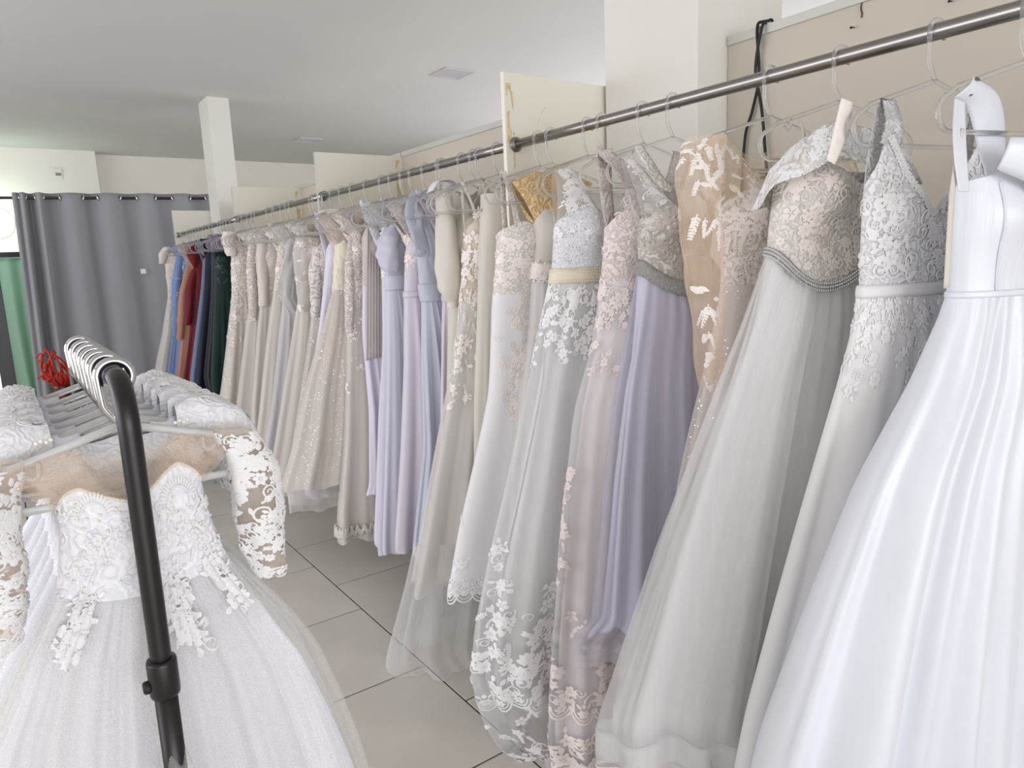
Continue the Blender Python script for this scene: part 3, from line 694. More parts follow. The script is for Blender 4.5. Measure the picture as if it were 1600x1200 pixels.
    def u_of(s, deg): return float(np.interp(math.radians(deg % 360), s.uth[1], s.uth[0]))
    def ribbon(s, mat, pts, w, name='strap', wdir=(1, 0, 0), n=30, thick=0.0016, parent=None):
        P = smooth_path(pts, n); w = np.interp(np.linspace(0, 1, n), np.linspace(0, 1, len(np.atleast_1d(w))), np.atleast_1d(w)); wd = np.array(wdir, float)
        WD = np.stack([np.interp(np.linspace(0, 1, n), np.linspace(0, 1, len(wd)), wd[:, k]) for k in range(3)], 1) if wd.ndim == 2 else np.broadcast_to(wd, (n, 3))
        T = np.gradient(P, axis=0); T /= np.linalg.norm(T, axis=1)[:, None]+1e-9
        D = WD-T*np.sum(T*WD, 1)[:, None]; D /= np.linalg.norm(D, axis=1)[:, None]+1e-9; Nn = np.cross(T, D)
        cc = np.linspace(-1, 1, 5); rows = [np.stack([P[i]+D[i]*w[i]*0.5*c+Nn[i]*w[i]*0.06*(1-c*c) for c in cc]) for i in range(n)]
        G = np.array(rows); gs = Surf(lambda A, B: _bil(G, A, B), float(np.sum(np.linalg.norm(np.diff(P, axis=0), axis=1))), float(np.mean(w)))
        o = MB().grid(G).build(name, mat, parent or s.root, solid=thick); return o, gs
    def strap(s, mat, deg_f, deg_b, sx, zt, w, name='strap', zf=None, zb=None):
        uf, ub = s.u_of(deg_f), s.u_of(deg_b)
        a = s.pos(uf, (s.nk(uf) if zf is None else zf)-0.012); b = s.pos(ub, (s.nk(ub) if zb is None else zb)-0.012)
        tp = np.array([sx, 0, zt])
        pts = [a, a*0.55+tp*0.45+np.array([0, -0.01, 0.0]), tp+np.array([0, -0.008, -0.012]), tp+np.array([0, 0, 0.002]), tp+np.array([0, 0.008, -0.012]), b*0.5+tp*0.5+np.array([0, 0.01, 0]), b]
        return s.ribbon(mat, pts, w, name)
    def yoke(s, mat, wt, z_sh, drop, scoop=0.10, scoopw=0.45, name='yoke', back=True, front=True, thick=0.001):
        """sheer panel from the neckline up to the shoulder line along the hanger"""
        out = []
        for side in ((1,) if front and not back else ((-1,) if back and not front else (1, -1))):
            A = np.linspace(-1, 1, 41); V = np.linspace(0, 1, 12)[:, None]
            th = np.degrees(np.arccos(A)); deg = th if side == 1 else 360-th
            u = np.array([s.u_of(d) for d in deg]); zb = s.nk(u)-0.004; B = s.pos(u, zb)
            sc = scoop if side == 1 else scoop*0.55
            ztop = z_sh-drop*np.abs(A)-sc*np.exp(-(np.abs(A)/scoopw)**4)
            x = np.linspace(-wt, wt, 41); Tt = np.stack([x, np.full(41, -0.012*side*0.4), ztop], 1)
            Tt[:, 2] = np.maximum(Tt[:, 2], B[:, 2]+0.002)
            G = B[None]*(1-V[..., None])+Tt[None]*V[..., None]
            G[..., 1] += -0.018*side*np.sin(PI*V)*0.8
            Gf = G; sf = Surf(lambda A_, B_, G_=Gf: _bil(G_, A_, B_), float(np.mean(z_sh-zb)), 2*wt, -1 if side == 1 else 1)
            out.append((MB().grid(G).build(name, mat, s.root), sf))
        return out
    def sleeve(s, mat, pts, rx, ry, name='sleeve', n=26, seg=24, crumple=0.004, parent=None, cuff=None):
        P = smooth_path(pts, n); t = np.linspace(0, 1, n); RX = np.interp(t, np.linspace(0, 1, len(rx)), rx); RY = np.interp(t, np.linspace(0, 1, len(ry)), ry)
        a = np.linspace(0, 2*PI, seg, endpoint=False); ph = s.np.rand(4)*6.28; rows = []
        for i in range(n):
            cr = crumple*(np.sin(a*3+ph[0]+t[i]*6)+0.7*np.sin(a*5+ph[1]-t[i]*9)+0.6*np.sin(t[i]*30+a*2+ph[2]))
            rows.append(np.stack([P[i, 0]+(RX[i]+cr)*np.cos(a), P[i, 1]-(RY[i]+cr*0.5)*np.sin(a), np.full(seg, P[i, 2])], 1))
        G = np.array(rows); G2 = np.concatenate([G, G[:, :1]], 1)
        sf = Surf(lambda A, B: _bil(G2, A, B), float(np.sum(np.linalg.norm(np.diff(P, axis=0), axis=1))), float(2*PI*np.mean(RX)*0.8), -1)
        o = MB().grid(G, True).build(name, mat, parent or s.root)
        return o, sf
    def scatter(s, sf, mat, count, ar, br, size, kinds=('bloom', 'scroll', 'spray'), name='lace_applique', dens=None, rots=None, parent=None, mb=None, lift=0.0012):
        m = mb or MB()
        for k in range(count):
            for _ in range(12):
                a = s.rng.uniform(*ar); b = s.rng.uniform(*br)
                if dens is None or s.rng.random() < dens(a, b): break
            else: continue
            sz = s.rng.uniform(*size); kd = s.rng.choice(kinds); rot = s.rng.uniform(-PI, PI) if kd != 'spray' else s.rng.uniform(-0.7, 0.7)
            if rots is not None: rot = rots+s.rng.uniform(-0.5, 0.5)
            sf.place(m, MOTIF[kd](s.rng, sz), a, b, rot, lift)
        if mb is not None: return m
        return tag(m.build(name, mat, parent or s.root, smooth=True), kind='stuff')
    def hem_lace(s, sf, mat, w=0.05, hgt=0.035, u0=0.0, u1=1.0, name='scalloped_hem', up=0.02, extra=0, esize=(0.015, 0.03), hemf=None):
        m = MB(); hf = hemf or s.hemf; L = s.per*1.15; n = int((u1-u0)*L/w)
        for k in range(n):
            u = u0+(u1-u0)*(k+0.5)/n; sf.place(m, m_scallop(w*1.05, hgt), u, hf(u)+up, 0.0)
        for k in range(extra):
            u = s.rng.uniform(u0, u1); r = s.rng.random()**2; z = hf(u)+up+0.02+r*0.26
            sf.place(m, MOTIF[s.rng.choice(('bloom', 'spray', 'scroll', 'flower'))](s.rng, s.rng.uniform(*esize)), u, z, s.rng.uniform(-0.6, 0.6)+(PI if s.rng.random() < 0.5 else 0))
        return tag(m.build(name, mat, s.root), kind='stuff')
    def crystals(s, sf, mat, count, ar, br, r=0.0022, name='crystal_beads', dens=None, sphere=False, pts=None):
        m = MB(); A = []; B = []
        if pts is None:
            while len(A) < count:
                a = s.rng.uniform(*ar); b = s.rng.uniform(*br)
                if dens is None or s.rng.random() < dens(a, b): A.append(a); B.append(b)
        else: A = [p[0] for p in pts]; B = [p[1] for p in pts]
        p, n = sf.frame(np.array(A), np.array(B)); p = p+n*(r*0.8+0.001)
        for q in p:
            if sphere: m.sphere(q, r, 7, 5)
            else: octa(m, q, r*s.rng.uniform(0.7, 1.2))
        return tag(m.build(name, mat, s.root, smooth=sphere), kind='stuff')
def _bil(G, A, B):
    """bilinear lookup on a rows x cols grid, A along rows (0..1), B along cols (0..1)"""
    A = np.asarray(A, float); B = np.asarray(B, float); A, B = np.broadcast_arrays(A, B)
    r, c = G.shape[0]-1, G.shape[1]-1; x = np.clip(A, -0.02, 1.02)*r; y = np.clip(B, -0.02, 1.02)*c
    i = np.clip(np.floor(x).astype(int), 0, r-1); j = np.clip(np.floor(y).astype(int), 0, c-1); fx = (x-i)[..., None]; fy = (y-j)[..., None]
    return G[i, j]*(1-fx)*(1-fy)+G[i+1, j]*fx*(1-fy)+G[i, j+1]*(1-fx)*fy+G[i+1, j+1]*fx*fy
def railY(px): return float(at_x(px, 12+(1600-px)*0.2692, XR)[1])

# ------------------------------------------------------------------ cloth of the gowns
C_satin = cloth('white_satin', 'E3E7EF', 0.34, transl=0.0, sheen=0.1, wrinkle=0.10, weave=0.02, spec=0.45)
C_satw = cloth('creased_white_satin', 'E3E7EF', 0.34, transl=0.0, sheen=0.1, wrinkle=0.45, weave=0.02, spec=0.45)
C_matte = cloth('off_white_crepe', 'EFEFEF', 0.6, transl=0.05, wrinkle=0.08, weave=0.05)
C_line = cloth('white_lining', 'F0EFF0', 0.6, transl=0.1, wrinkle=0.1)
C_iv = cloth('ivory_chiffon', 'E9E5DA', 0.75, transl=0.2, wrinkle=0.15)
C_lav = cloth('lavender_satin', 'E3E1F0', 0.45, transl=0.05, wrinkle=0.1, spec=0.35)
C_blush = cloth('blush_white_satin', 'EDE5E4', 0.5, transl=0.05, wrinkle=0.1)
C_cord = plain('white_lace_thread', 'F0EFF0', 0.7, noise=0.03, nscale=60, spec=0.3)
C_cord_iv = plain('ivory_lace_thread', 'F0E9E3', 0.7, noise=0.04, nscale=60, spec=0.3)
C_cord_bl = plain('blush_lace_thread', 'EEE4E1', 0.7, noise=0.04, nscale=60, spec=0.3)
C_crys = plain('crystal', 'F4F4F8', 0.05, 0.7, noise=0.0)
C_pearl = plain('pearl', 'F2EEE4', 0.2, 0.0, noise=0.02, spec=0.8)
C_silver = lace('silver_beading', 'F2F0EE', 'CFCDC9', 110, 20, 1.0, glitter=0.10, rough=0.35)
C_tul = tulle('white_tulle', 'F5F5F6', 0.40, 0.018)
C_tul2 = tulle('grey_ivory_tulle', 'F0EEEA', 0.5, 0.018)
C_tulw = tulle('milky_tulle', 'F6F6F5', 0.30, 0.018)
C_tulg = tulle('glitter_tulle', 'ECE9E3', 0.5, 0.03, glitter=0.05)
C_lav_t = tulle('lilac_tulle', 'E2E0EE', 0.38, 0.03)
C_nude = tulle('nude_mesh', 'FFE8CE', 0.30, 0.04)
C_nudep = tulle('pale_nude_mesh', 'F8E9DA', 0.34, 0.04)
L_white = lace('white_corded_lace', 'EFF0F1', 'DDDEE0', 30, 26, 0.9)
L_iv = lace('ivory_corded_lace', 'EEEAE5', 'DCD7D0', 32, 26, 0.8)
L_blush = lace('blush_corded_lace', 'EBE2DF', 'DCD1CE', 28, 28, 0.8)
L_grey = lace('grey_beaded_lace', 'E4E1DC', 'C0BBB5', 16, 24, 1.0, glitter=0.05)
L_glit = lace('glitter_lace', 'E7E1DB', 'D3CAC3', 34, 18, 0.5, glitter=0.12)
L_bead = lace('white_beaded_tulle', 'F3F4F8', 'DFE1E8', 60, 16, 0.6, glitter=0.08)
L_fl = lace('flounce_lace', 'F2F1EE', 'DAD8D2', 26, 22, 1.0)
L_sheer = lace('sheer_ivory_lace', 'ECE6DF', 'DDD5CC', 34, 22, 0.6, sheer=0.7)
L_sheer_g = lace('sheer_grey_lace', 'E6E0DB', 'D5CDC7', 36, 22, 0.7, sheer=0.7)
G_ALL = 'gowns hanging on the long rail'
def sym(zs, zp, zd, zb, pk=55):
    """sweetheart / v neckline keys: side, peak, centre dip, back"""
    return [(0, zs), (pk-15, zp-0.012), (pk, zp), (90, zd), (180-pk, zp), (195-pk, zp-0.012), (180, zs), (225, zb), (270, zb-0.01), (315, zb)]

# 1 --- white satin gown, nearest
g = Gown('wedding_gown', 'white satin gown with wide folded straps, nearest of all on the long rail', 1612, 15, [(1492, 262), (1491, 300), (1490, 380), (1488, 470), (1440, 600), (1362, 760), (1292, 960), (1222, 1180), (-0.62, 0.06)], 0.08, 1.445, 1.66, depth=0.12, seed=11, sr=0.2, skirt_sr=0.40, bust=0.022, bdepth=0.045, group=G_ALL)
g.bodice(C_satw, sym(1.63, 1.655, 1.61, 1.60), rows=20)
for dg in (128, 62): g.ribbon(C_satin, [tuple(g.pos(g.u_of(dg+(4 if dg > 90 else -4)*t), 1.45+0.185*t)+np.array([0, -0.0012, 0])) for t in np.linspace(0, 1, 6)], 0.004, 'princess_seam')
g.skirt(C_satin, amp=0.042, n=8, seed=3, rows=48, cols=340, hemwave=0.01, gather=0.0022, ng=26)
g.band(C_satin, -0.006+g.zw, g.zw+0.006, 'waist_seam', off=0.0015)
o = g.patch(C_satin, [(1491, 152, 0.0), (1489, 200, -0.02), (1491, 245, -0.03), (1498, 300, -0.035)], [(1507, 158, 0.0), (1509, 215, -0.02), (1511, 255, -0.03), (1514, 300, -0.035)], 'strap_front')
g.patch(C_satin, [(1491, 152, 0.0), (1512, 172, 0.012), (1528, 232, 0.012), (1549, 305, -0.01)], [(1521, 119, 0.0), (1561, 150, 0.012), (1571, 215, 0.012), (1563, 305, -0.01)], 'strap_back', bulge=0.008, n=30)
for y_ in (-0.03, 0.03): g.ribbon(C_satin, [(0.14, y_*0.3, 1.80), (0.16, y_, 1.72), (0.17, y_*1.2, 1.63)], [0.07, 0.07, 0.05], 'strap_far')
g.ribbon(C_satin, [(-0.13, -0.062, 1.675), (-0.06, -0.085, 1.655), (0.0, -0.095, 1.62), (0.07, -0.09, 1.60), (0.16, -0.07, 1.61), (0.2, -0.03, 1.63)], [0.05, 0.075, 0.085, 0.085, 0.08, 0.06], 'bust_fold', wdir=(0, -0.2, 1), n=40)
g.ribbon(C_iv, [(-0.172, -0.02, 1.72), (-0.190, -0.026, 1.66), (-0.200, -0.03, 1.6), (-0.2, -0.03, 1.46)], [0.006, 0.010, 0.012, 0.012], 'hanging_loop', n=24)

# 2 --- lace v-neck with ribbon belt
g = Gown('wedding_gown', 'white lace v-neck gown with narrow satin ribbon belt beside the nearest satin gown', 1465, 13, [(1362, 250), (1352, 290), (1347, 380), (1345, 462), (1334, 530), (1318, 600), (1258, 830), (1182, 1130), (-0.52, 0.08)], 0.10, 1.45, 1.70, depth=0.10, seed=12, sr=0.22, skirt_sr=0.38, bust=0.018, bdepth=0.03, group=G_ALL)
g.bodice(L_white, [(0, 1.655), (16, 1.68), (30, 1.745), (44, 1.735), (104, 1.59), (140, 1.715), (150, 1.745), (164, 1.68), (180, 1.655), (225, 1.60), (270, 1.56), (315, 1.60)], rows=24, cols=130)
bs = g.bsurf
g.skirt(C_matte, amp=0.026, n=7, seed=2, rows=40, cols=240)
ss = g.ssurf
g.band(C_matte, g.zw-0.012, g.zw+0.012, 'ribbon_belt', off=0.004)
for sg, dg, db in ((-1, 145, 215), (1, 35, 325)):
    o, rs = g.strap(L_white, dg, db, g.e(1388, 140)[0]*-sg, 1.800, [0.058, 0.042, 0.034, 0.034, 0.034, 0.03, 0.03], 'lace_strap', zb=1.6)
    m = MB()
    for k in range(26):
        for e2 in (0.04, 0.96): rs.place(m, m_flower(0.006, 5), 0.02+k/27*0.5, e2, 0.3*k, 0.001)
    tag(m.build('strap_edging', C_cord, o), kind='stuff')
m = MB()
for k in range(46):                              # scalloped edge along the v neckline
    u = g.u_of(34+k*112/45); bs.place(m, m_flower(0.009, 6), u, float(g.nk(u))-0.004, k*0.7)
tag(m.build('scalloped_neck_edge', C_cord, g.root), kind='stuff')
g.scatter(bs, C_cord, 95, (g.u_of(30), g.u_of(182)), (1.47, 1.70), (0.011, 0.019), ('bloom', 'scroll', 'leaf', 'scroll'), dens=lambda a, b: 1 if b < g.nk(a)-0.012 else 0)
g.scatter(ss, C_cord, 120, (g.u_of(60), g.u_of(186)), (1.18, 1.435), (0.010, 0.018), ('bloom', 'scroll', 'flower', 'leaf'), name='skirt_lace', dens=lambda a, b: ((b-1.16)/0.28)**1.3)
g.ribbon(C_cord_iv, [(-0.20, 0.02, 1.80), (-0.215, 0.02, 1.74), (-0.235, 0.02, 1.69)], [0.03, 0.035, 0.02], 'hanging_loop')

# 3 --- off-shoulder flounce, crystal belt, wide tulle skirt
g = Gown('wedding_gown', 'white ball gown with lace shoulder flounce, dipped crystal belt and wide tulle skirt', 1315, 16, [(1214, 280), (1211, 320), (1205, 360), (1203, 395), (1165, 500), (1122, 610), (1034, 860), (952, 1135)], 0.44, 1.535, 1.72, depth=0.14, seed=13, sr=0.20, skirt_sr=0.40, bust=0.045, group=G_ALL)
g.vw = lambda th: -0.080*np.exp(-((th-math.radians(112))/0.62)**2)
g.bodice(L_iv, sym(1.69, 1.715, 1.66, 1.62), rows=24, cols=130)
bs = g.bsurf
g.skirt(C_line, 'lining', amp=0.026, n=10, seed=4, off=-0.05, rows=34, cols=300, hem=0.46)
g.skirt(C_tul, 'inner_tulle', amp=0.032, n=10, seed=4, off=-0.028, rows=34, cols=300, hem=0.45)
kw = dict(off=0.0, amp=0.040, n=10, seed=4, gather=0.0035, ng=50)
g.skirt(C_tulw, 'outer_tulle', rows=40, cols=400, hemwave=0.012, hem=0.43, **kw)
g.band(C_tul, 0.455, 0.525, 'horsehair_hem', off=0.002, cols=400, rows=5, follow=False, kw=kw)
m = MB(); m.tube([tuple(g.pos(u, g.hemf(u)+0.003, **kw)) for u in np.linspace(0, 1, 300, endpoint=False)], 0.002, 5, closed=True); m.build('hem_cord', C_cord, g.root)
g.band(C_silver, g.zw-0.009, g.zw+0.009, 'crystal_belt', off=0.006, cols=200)
m = MB()
for sg in (-0.0018, 0.0, 0.0018):
    for k in range(120):
        u = g.u_of(5+k*1.5); p = g.pos(u, float(g.W(np.array(u)))+sg*4); n_ = np.array([math.cos(g.th(u)), -math.sin(g.th(u)), 0]); octa(m, p+n_*0.0085, 0.0028)
tag(m.build('belt_crystals', C_crys, g.root, smooth=False), kind='stuff')
g.scatter(bs, C_cord_iv, 80, (g.u_of(30), g.u_of(182)), (1.49, 1.70), (0.010, 0.018), ('bloom', 'scroll', 'scroll', 'flower'), dens=lambda a, b: 1 if g.W(np.array(a))+0.02 < b < g.nk(a)-0.012 else 0)
# the flounce: a lace collar band that stands away from the bust
A = np.linspace(0, 1, 150, endpoint=False); rows = []
tops = g.curve([(0, 1.715), (45, 1.745), (90, 1.775), (120, 1.785), (150, 1.745), (180, 1.705), (225, 1.70), (270, 1.71), (315, 1.70)])(A)
for v in np.linspace(0, 1, 9):
    z = tops-0.078*v-0.02*v*np.cos(g.th(A)*1.0)*0; P_ = g.pos(A, np.full_like(A, 1.70))
    c = P_[:, :2].mean(0); d = P_[:, :2]-c; d /= np.linalg.norm(d, axis=1)[:, None]
    o_ = 0.006+0.038*v+0.006*np.sin(2*PI*A*11+1)*v
    P_[:, :2] += d*o_[:, None]; P_[:, 2] = z+0.006*np.sin(2*PI*A*7)*v; rows.append(P_)
G_ = np.array(rows); o = MB().grid(G_, True).build('lace_flounce', L_fl, g.root, solid=0.002)
G2_ = np.concatenate([G_, G_[:, :1]], 1); fs = Surf(lambda a, b: _bil(G2_, a, b), 0.078, 1.0, -1)
m = g.scatter(fs, C_cord, 210, (0.03, 0.97), (0.02, 0.56), (0.007, 0.013), ('flower', 'scroll', 'flower', 'leaf'), mb=MB()); tag(m.build('flounce_flowers', C_cord, o), kind='stuff')
for (px, py, qx, qy) in ((1245, 168, 1247, 220), (1365, 175, 1350, 262)):
    q0, q1 = g.e(px, py), g.e(qx, qy); g.ribbon(C_iv, [(q0[0], 0, 1.80), (q0[0]+0.004, -0.01, 1.79), (q1[0], -0.02, q1[1])], [0.003, 0.006, 0.008], 'hanging_loop')

# 4 --- nude mesh long sleeves with leaf lace
g = Gown('wedding_gown', 'glittering gown with nude mesh long sleeves and white leaf lace', 1205, 14, [(1122, 290), (1128, 340), (1132, 420), (1128, 480), (1108, 590), (1072, 760), (-0.36, 0.2)], 0.16, 1.46, 1.70, depth=0.075, seed=14, sr=0.19, skirt_sr=0.38, group=G_ALL)
g.bodice(L_glit, sym(1.64, 1.68, 1.58, 1.60), rows=20)
bs = g.bsurf
g.skirt(C_blush, amp=0.02, n=9, seed=1); g.skirt(C_tulg, 'glitter_tulle', amp=0.022, n=9, seed=1, off=0.012)
yk = g.yoke(C_nude, 0.19, 1.835, 0.05, scoop=0.13, scoopw=0.55)
g.scatter(yk[0][1], C_cord_iv, 34, (0.1, 0.9), (0.02, 0.98), (0.010, 0.018), ('spray', 'leaf'), name='leaf_lace', dens=lambda a, b: 1 if abs(b-0.5) > 0.22 else 0.0, rots=-PI/2)
g.scatter(yk[1][1], C_cord_iv, 22, (0.2, 0.95), (0.02, 0.98), (0.010, 0.018), ('spray', 'leaf'), name='leaf_lace', rots=-PI/2)
for sg in (-1, 1):
    pts = [(sg*0.175, 0, 1.79), (sg*0.205, -0.01, 1.70), (sg*0.215, -0.03, 1.55), (sg*0.205, -0.04, 1.40), (sg*0.195, -0.05, 1.235)]
    o, sf = g.sleeve(C_nude, pts, [0.045, 0.05, 0.046, 0.038, 0.028], [0.04, 0.042, 0.04, 0.034, 0.024], 'mesh_sleeve', crumple=0.005)
    g.scatter(sf, C_cord_iv, 36, (0.0, 0.45), (0.05, 0.6), (0.012, 0.020), ('spray', 'spray', 'leaf'), name='sleeve_lace', parent=o, rots=PI/2)
    g.scatter(sf, C_cord_iv, 16, (0.66, 1.0), (0.15, 0.55), (0.012, 0.020), ('spray', 'leaf'), name='sleeve_lace', parent=o, rots=PI/2)
g.scatter(bs, C_cord_iv, 30, (g.u_of(60), g.u_of(180)), (1.56, 1.68), (0.012, 0.02), ('spray', 'leaf', 'bloom'), name='bodice_lace', dens=lambda a, b: 1 if b < g.nk(a) else 0)

# 5 --- silver belted, lavender skirt
g = Gown('wedding_gown', 'gown with grey scroll-beaded sheer bodice, broad silver belt and lavender skirt', 1052, 12, [(1006, 290), (1001, 330), (999, 370), (1002, 405), (986, 500), (966, 610), (948, 760), (930, 985), (-0.33, 0.5)], 0.50, 1.515, 1.70, depth=0.10, seed=15, sr=0.20, skirt_sr=0.36, bust=0.035, group=G_ALL)
g.vw = lambda th: -0.065*np.clip(np.sin(th), 0, 1)**2
g.bodice(L_grey, sym(1.62, 1.665, 1.61, 1.60), rows=22)
bs = g.bsurf
g.skirt(C_lav, 'satin_skirt', amp=0.030, n=9, seed=1, off=-0.03, rows=32, cols=240)
g.skirt(C_lav_t, 'outer_tulle', amp=0.034, n=9, seed=1, off=0.0, rows=32, cols=240, hem=0.42)
g.band(C_silver, g.zw-0.03, g.zw+0.012, 'beaded_belt', off=0.006, cols=180)
yk = g.yoke(C_tulw, 0.16, 1.83, 0.05, scoop=0.16, scoopw=0.62)
g.scatter(yk[0][1], C_cord, 44, (0.1, 0.97), (0.05, 0.26), (0.007, 0.013), ('bloom', 'scroll', 'flower'), name='shoulder_lace')
g.scatter(yk[0][1], C_cord, 14, (0.15, 0.95), (0.72, 0.95), (0.012, 0.02), ('bloom', 'scroll', 'flower'), name='shoulder_lace')
C_gcord = plain('grey_bead_cord', 'BDB9B2', 0.45, 0.2, noise=0.1, nscale=90)
g.scatter(bs, C_gcord, 46, (g.u_of(25), g.u_of(180)), (1.47, 1.66), (0.014, 0.03), ('scroll', 'scroll', 'bloom'), name='scroll_beading', dens=lambda a, b: 1 if g.W(np.array(a))+0.025 < b < g.nk(a)-0.01 else 0)
g.crystals(bs, C_crys, 60, (g.u_of(25), g.u_of(180)), (1.48, 1.66), 0.0028, dens=lambda a, b: 1 if g.W(np.array(a))+0.02 < b < g.nk(a)-0.01 else 0)
g.ribbon(L_fl, [(-0.115, -0.006, 1.815), (-0.10, -0.03, 1.77), (-0.075, -0.05, 1.72), (-0.05, -0.06, 1.70)], [0.028, 0.034, 0.032, 0.02], 'jewelled_strap')

# 6 --- blush lace mermaid with train
tr = [(0.14, -0.36, 0.34, 0.10, 0.10), (0.035, -0.34, 0.36, 0.12, 0.12), (0.012, -0.36, 0.38, 0.15, 0.14), (0.006, -0.38, 0.40, 0.20, 0.15)]
g = Gown('wedding_gown', 'blush white corded lace gown, train of lace pooled on the floor', 1005, 11, [(952, 300), (947, 350), (945, 400), (936, 480), (926, 550), (901, 640), (882, 800), (866, 990)], 0.01, 1.47, 1.72, depth=0.09, seed=16, sr=0.19, skirt_sr=0.36, trainrows=tr, group=G_ALL)
g.bodice(L_blush, [(0, 1.62), (40, 1.66), (52, 1.75), (66, 1.69), (90, 1.64), (114, 1.69), (128, 1.75), (140, 1.66), (180, 1.62), (225, 1.60), (270, 1.58), (315, 1.60)], rows=24)
bs = g.bsurf
g.skirt(C_blush, 'satin_skirt', amp=0.022, n=8, seed=2, off=-0.02, rows=40, cols=260)
g.skirt(C_tul, 'outer_tulle', amp=0.026, n=8, seed=2, off=0.004, rows=40, cols=260)
ss = g.ssurf
for sg, dg, db in ((-1, 126, 232), (1, 54, 308)):
    o, rs = g.strap(L_blush, dg, db, sg*0.125, 1.822, [0.055, 0.05, 0.046, 0.046, 0.046, 0.04, 0.03], 'lace_strap', zb=1.6)
    m = MB()
    for k in range(22):
        for e2 in (0.05, 0.95): rs.place(m, m_flower(0.007, 6), 0.03+k/23*0.5, e2, k*0.4, 0.001)
    tag(m.build('strap_edging', C_cord_bl, o), kind='stuff')
g.scatter(bs, C_cord_bl, 110, (g.u_of(25), g.u_of(182)), (1.48, 1.74), (0.010, 0.018), ('scroll', 'scroll', 'bloom', 'leaf'), dens=lambda a, b: 1 if b < g.nk(a)-0.01 else 0)
g.scatter(ss, C_cord_bl, 120, (g.u_of(55), g.u_of(186)), (1.22, 1.46), (0.010, 0.018), ('scroll', 'bloom', 'flower'), name='hip_lace', dens=lambda a, b: ((b-1.2)/0.26)**0.9)
g.hem_lace(ss, C_cord_bl, 0.055, 0.04, 0.12, 0.62, 'lace_band', up=0.235, extra=90, esize=(0.014, 0.026), hemf=lambda u: 0.02)
g.scatter(ss, C_cord_bl, 130, (0.08, 0.66), (0.008, 0.16), (0.014, 0.026), ('scroll', 'bloom', 'scroll', 'flower'), name='train_lace')
g.scatter(ss, C_cord_bl, 26, (g.u_of(172), g.u_of(192)), (0.62, 0.95), (0.010, 0.018), ('bloom', 'spray', 'flower'), name='side_lace')

# 7 --- pearl belt, lace appliqued tulle skirt
tr = [(0.15, -0.46, 0.34, 0.12, 0.10), (0.03, -0.40, 0.34, 0.11, 0.10), (0.012, -0.34, 0.34, 0.12, 0.12), (0.006, -0.34, 0.34, 0.14, 0.14)]
g = Gown('wedding_gown', 'white gown with beaded bodice, pearl grid belt and flower lace climbing its tulle skirt', 941, 10, [(876, 290), (870, 330), (866, 380), (863, 432), (841, 520), (816, 640), (791, 760), (766, 870), (746, 980), (740, 1060)], 0.21, 1.488, 1.70, depth=0.12, seed=17, sr=0.21, skirt_sr=0.36, trainrows=tr, bust=0.03, group=G_ALL)
g.bodice(L_bead, sym(1.64, 1.685, 1.63, 1.60), rows=22, cols=130)
bs = g.bsurf
g.skirt(C_line, 'lining', amp=0.026, n=9, seed=3, off=-0.045, rows=34, cols=260, hem=0.20)
g.skirt(C_tul, 'outer_tulle', amp=0.032, n=9, seed=3, off=0.0, rows=38, cols=300, hem=0.22, hemwave=0.016)
ss = g.ssurf
g.hem_lace(ss, C_cord, 0.05, 0.036, 0.1, 0.66, 'scalloped_hem', up=0.02, extra=90, esize=(0.014, 0.026))
m = MB()
for (px, py, ln) in ((775, 880, 8), (830, 930, 9), (752, 985, 7), (845, 1000, 7), (800, 1000, 6), (870, 930, 5)):
    q, z = g.e(px, py); cs = [(u, abs(g.pos(u, z)[0]-q)) for u in np.linspace(0.2, 0.52, 60)]; u = min(cs, key=lambda c: c[1])[0]
    for k in range(ln): ss.place(m, MOTIF[('bloom', 'scroll', 'flower', 'spray')[k % 4]](g.rng, g.rng.uniform(0.016, 0.026)), u+g.rng.uniform(-0.018, 0.018), z+0.05-k*0.026, g.rng.uniform(-1, 1))
tag(m.build('climbing_lace', C_cord, g.root), kind='stuff')
g.skirt(C_tulw, 'train', amp=0.02, n=9, seed=8, off=0.0, rows=20, cols=240, z0=0.24, hem=0.008, hemwave=0.0)
g.hem_lace(g.ssurf, C_cord, 0.05, 0.034, 0.16, 0.62, 'train_lace', up=0.012, extra=70, esize=(0.014, 0.024), hemf=lambda u: 0.0)
g.band(plain('gold_belt_ground', 'E2D9C0', 0.5), g.zw-0.022, g.zw+0.022, 'belt', off=0.004, cols=180)
m = MB()
for r_ in range(5):
    for k in range(64):
        u = g.u_of(20+k*2.6); p = g.pos(u, g.zw-0.018+r_*0.009); th_ = g.th(u); octa(m, p+np.array([math.cos(th_)*0.4, -math.sin(th_), 0])*0.0078, 0.0031)
tag(m.build('belt_pearls', C_pearl, g.root, smooth=True), kind='stuff')
g.scatter(ss, C_cord, 150, (g.u_of(50), g.u_of(190)), (1.24, 1.455), (0.012, 0.022), ('bloom', 'flower', 'scroll', 'leaf'), name='hip_lace', dens=lambda a, b: ((b-1.2)/0.25)**1.1)
yk = g.yoke(C_tulw, 0.17, 1.83, 0.045, scoop=0.15, scoopw=0.5)
g.scatter(yk[0][1], C_cord, 130, (0.02, 0.97), (0.05, 0.33), (0.006, 0.012), ('bloom', 'flower', 'scroll'), name='shoulder_lace')
g.scatter(yk[0][1], C_cord, 90, (0.02, 0.97), (0.67, 0.95), (0.006, 0.012), ('bloom', 'flower', 'scroll'), name='shoulder_lace')
g.scatter(bs, C_cord, 60, (g.u_of(30), g.u_of(180)), (1.6, 1.685), (0.009, 0.015), ('flower', 'scroll', 'leaf'), name='bodice_lace', dens=lambda a, b: 1 if b < g.nk(a)-0.005 else 0)
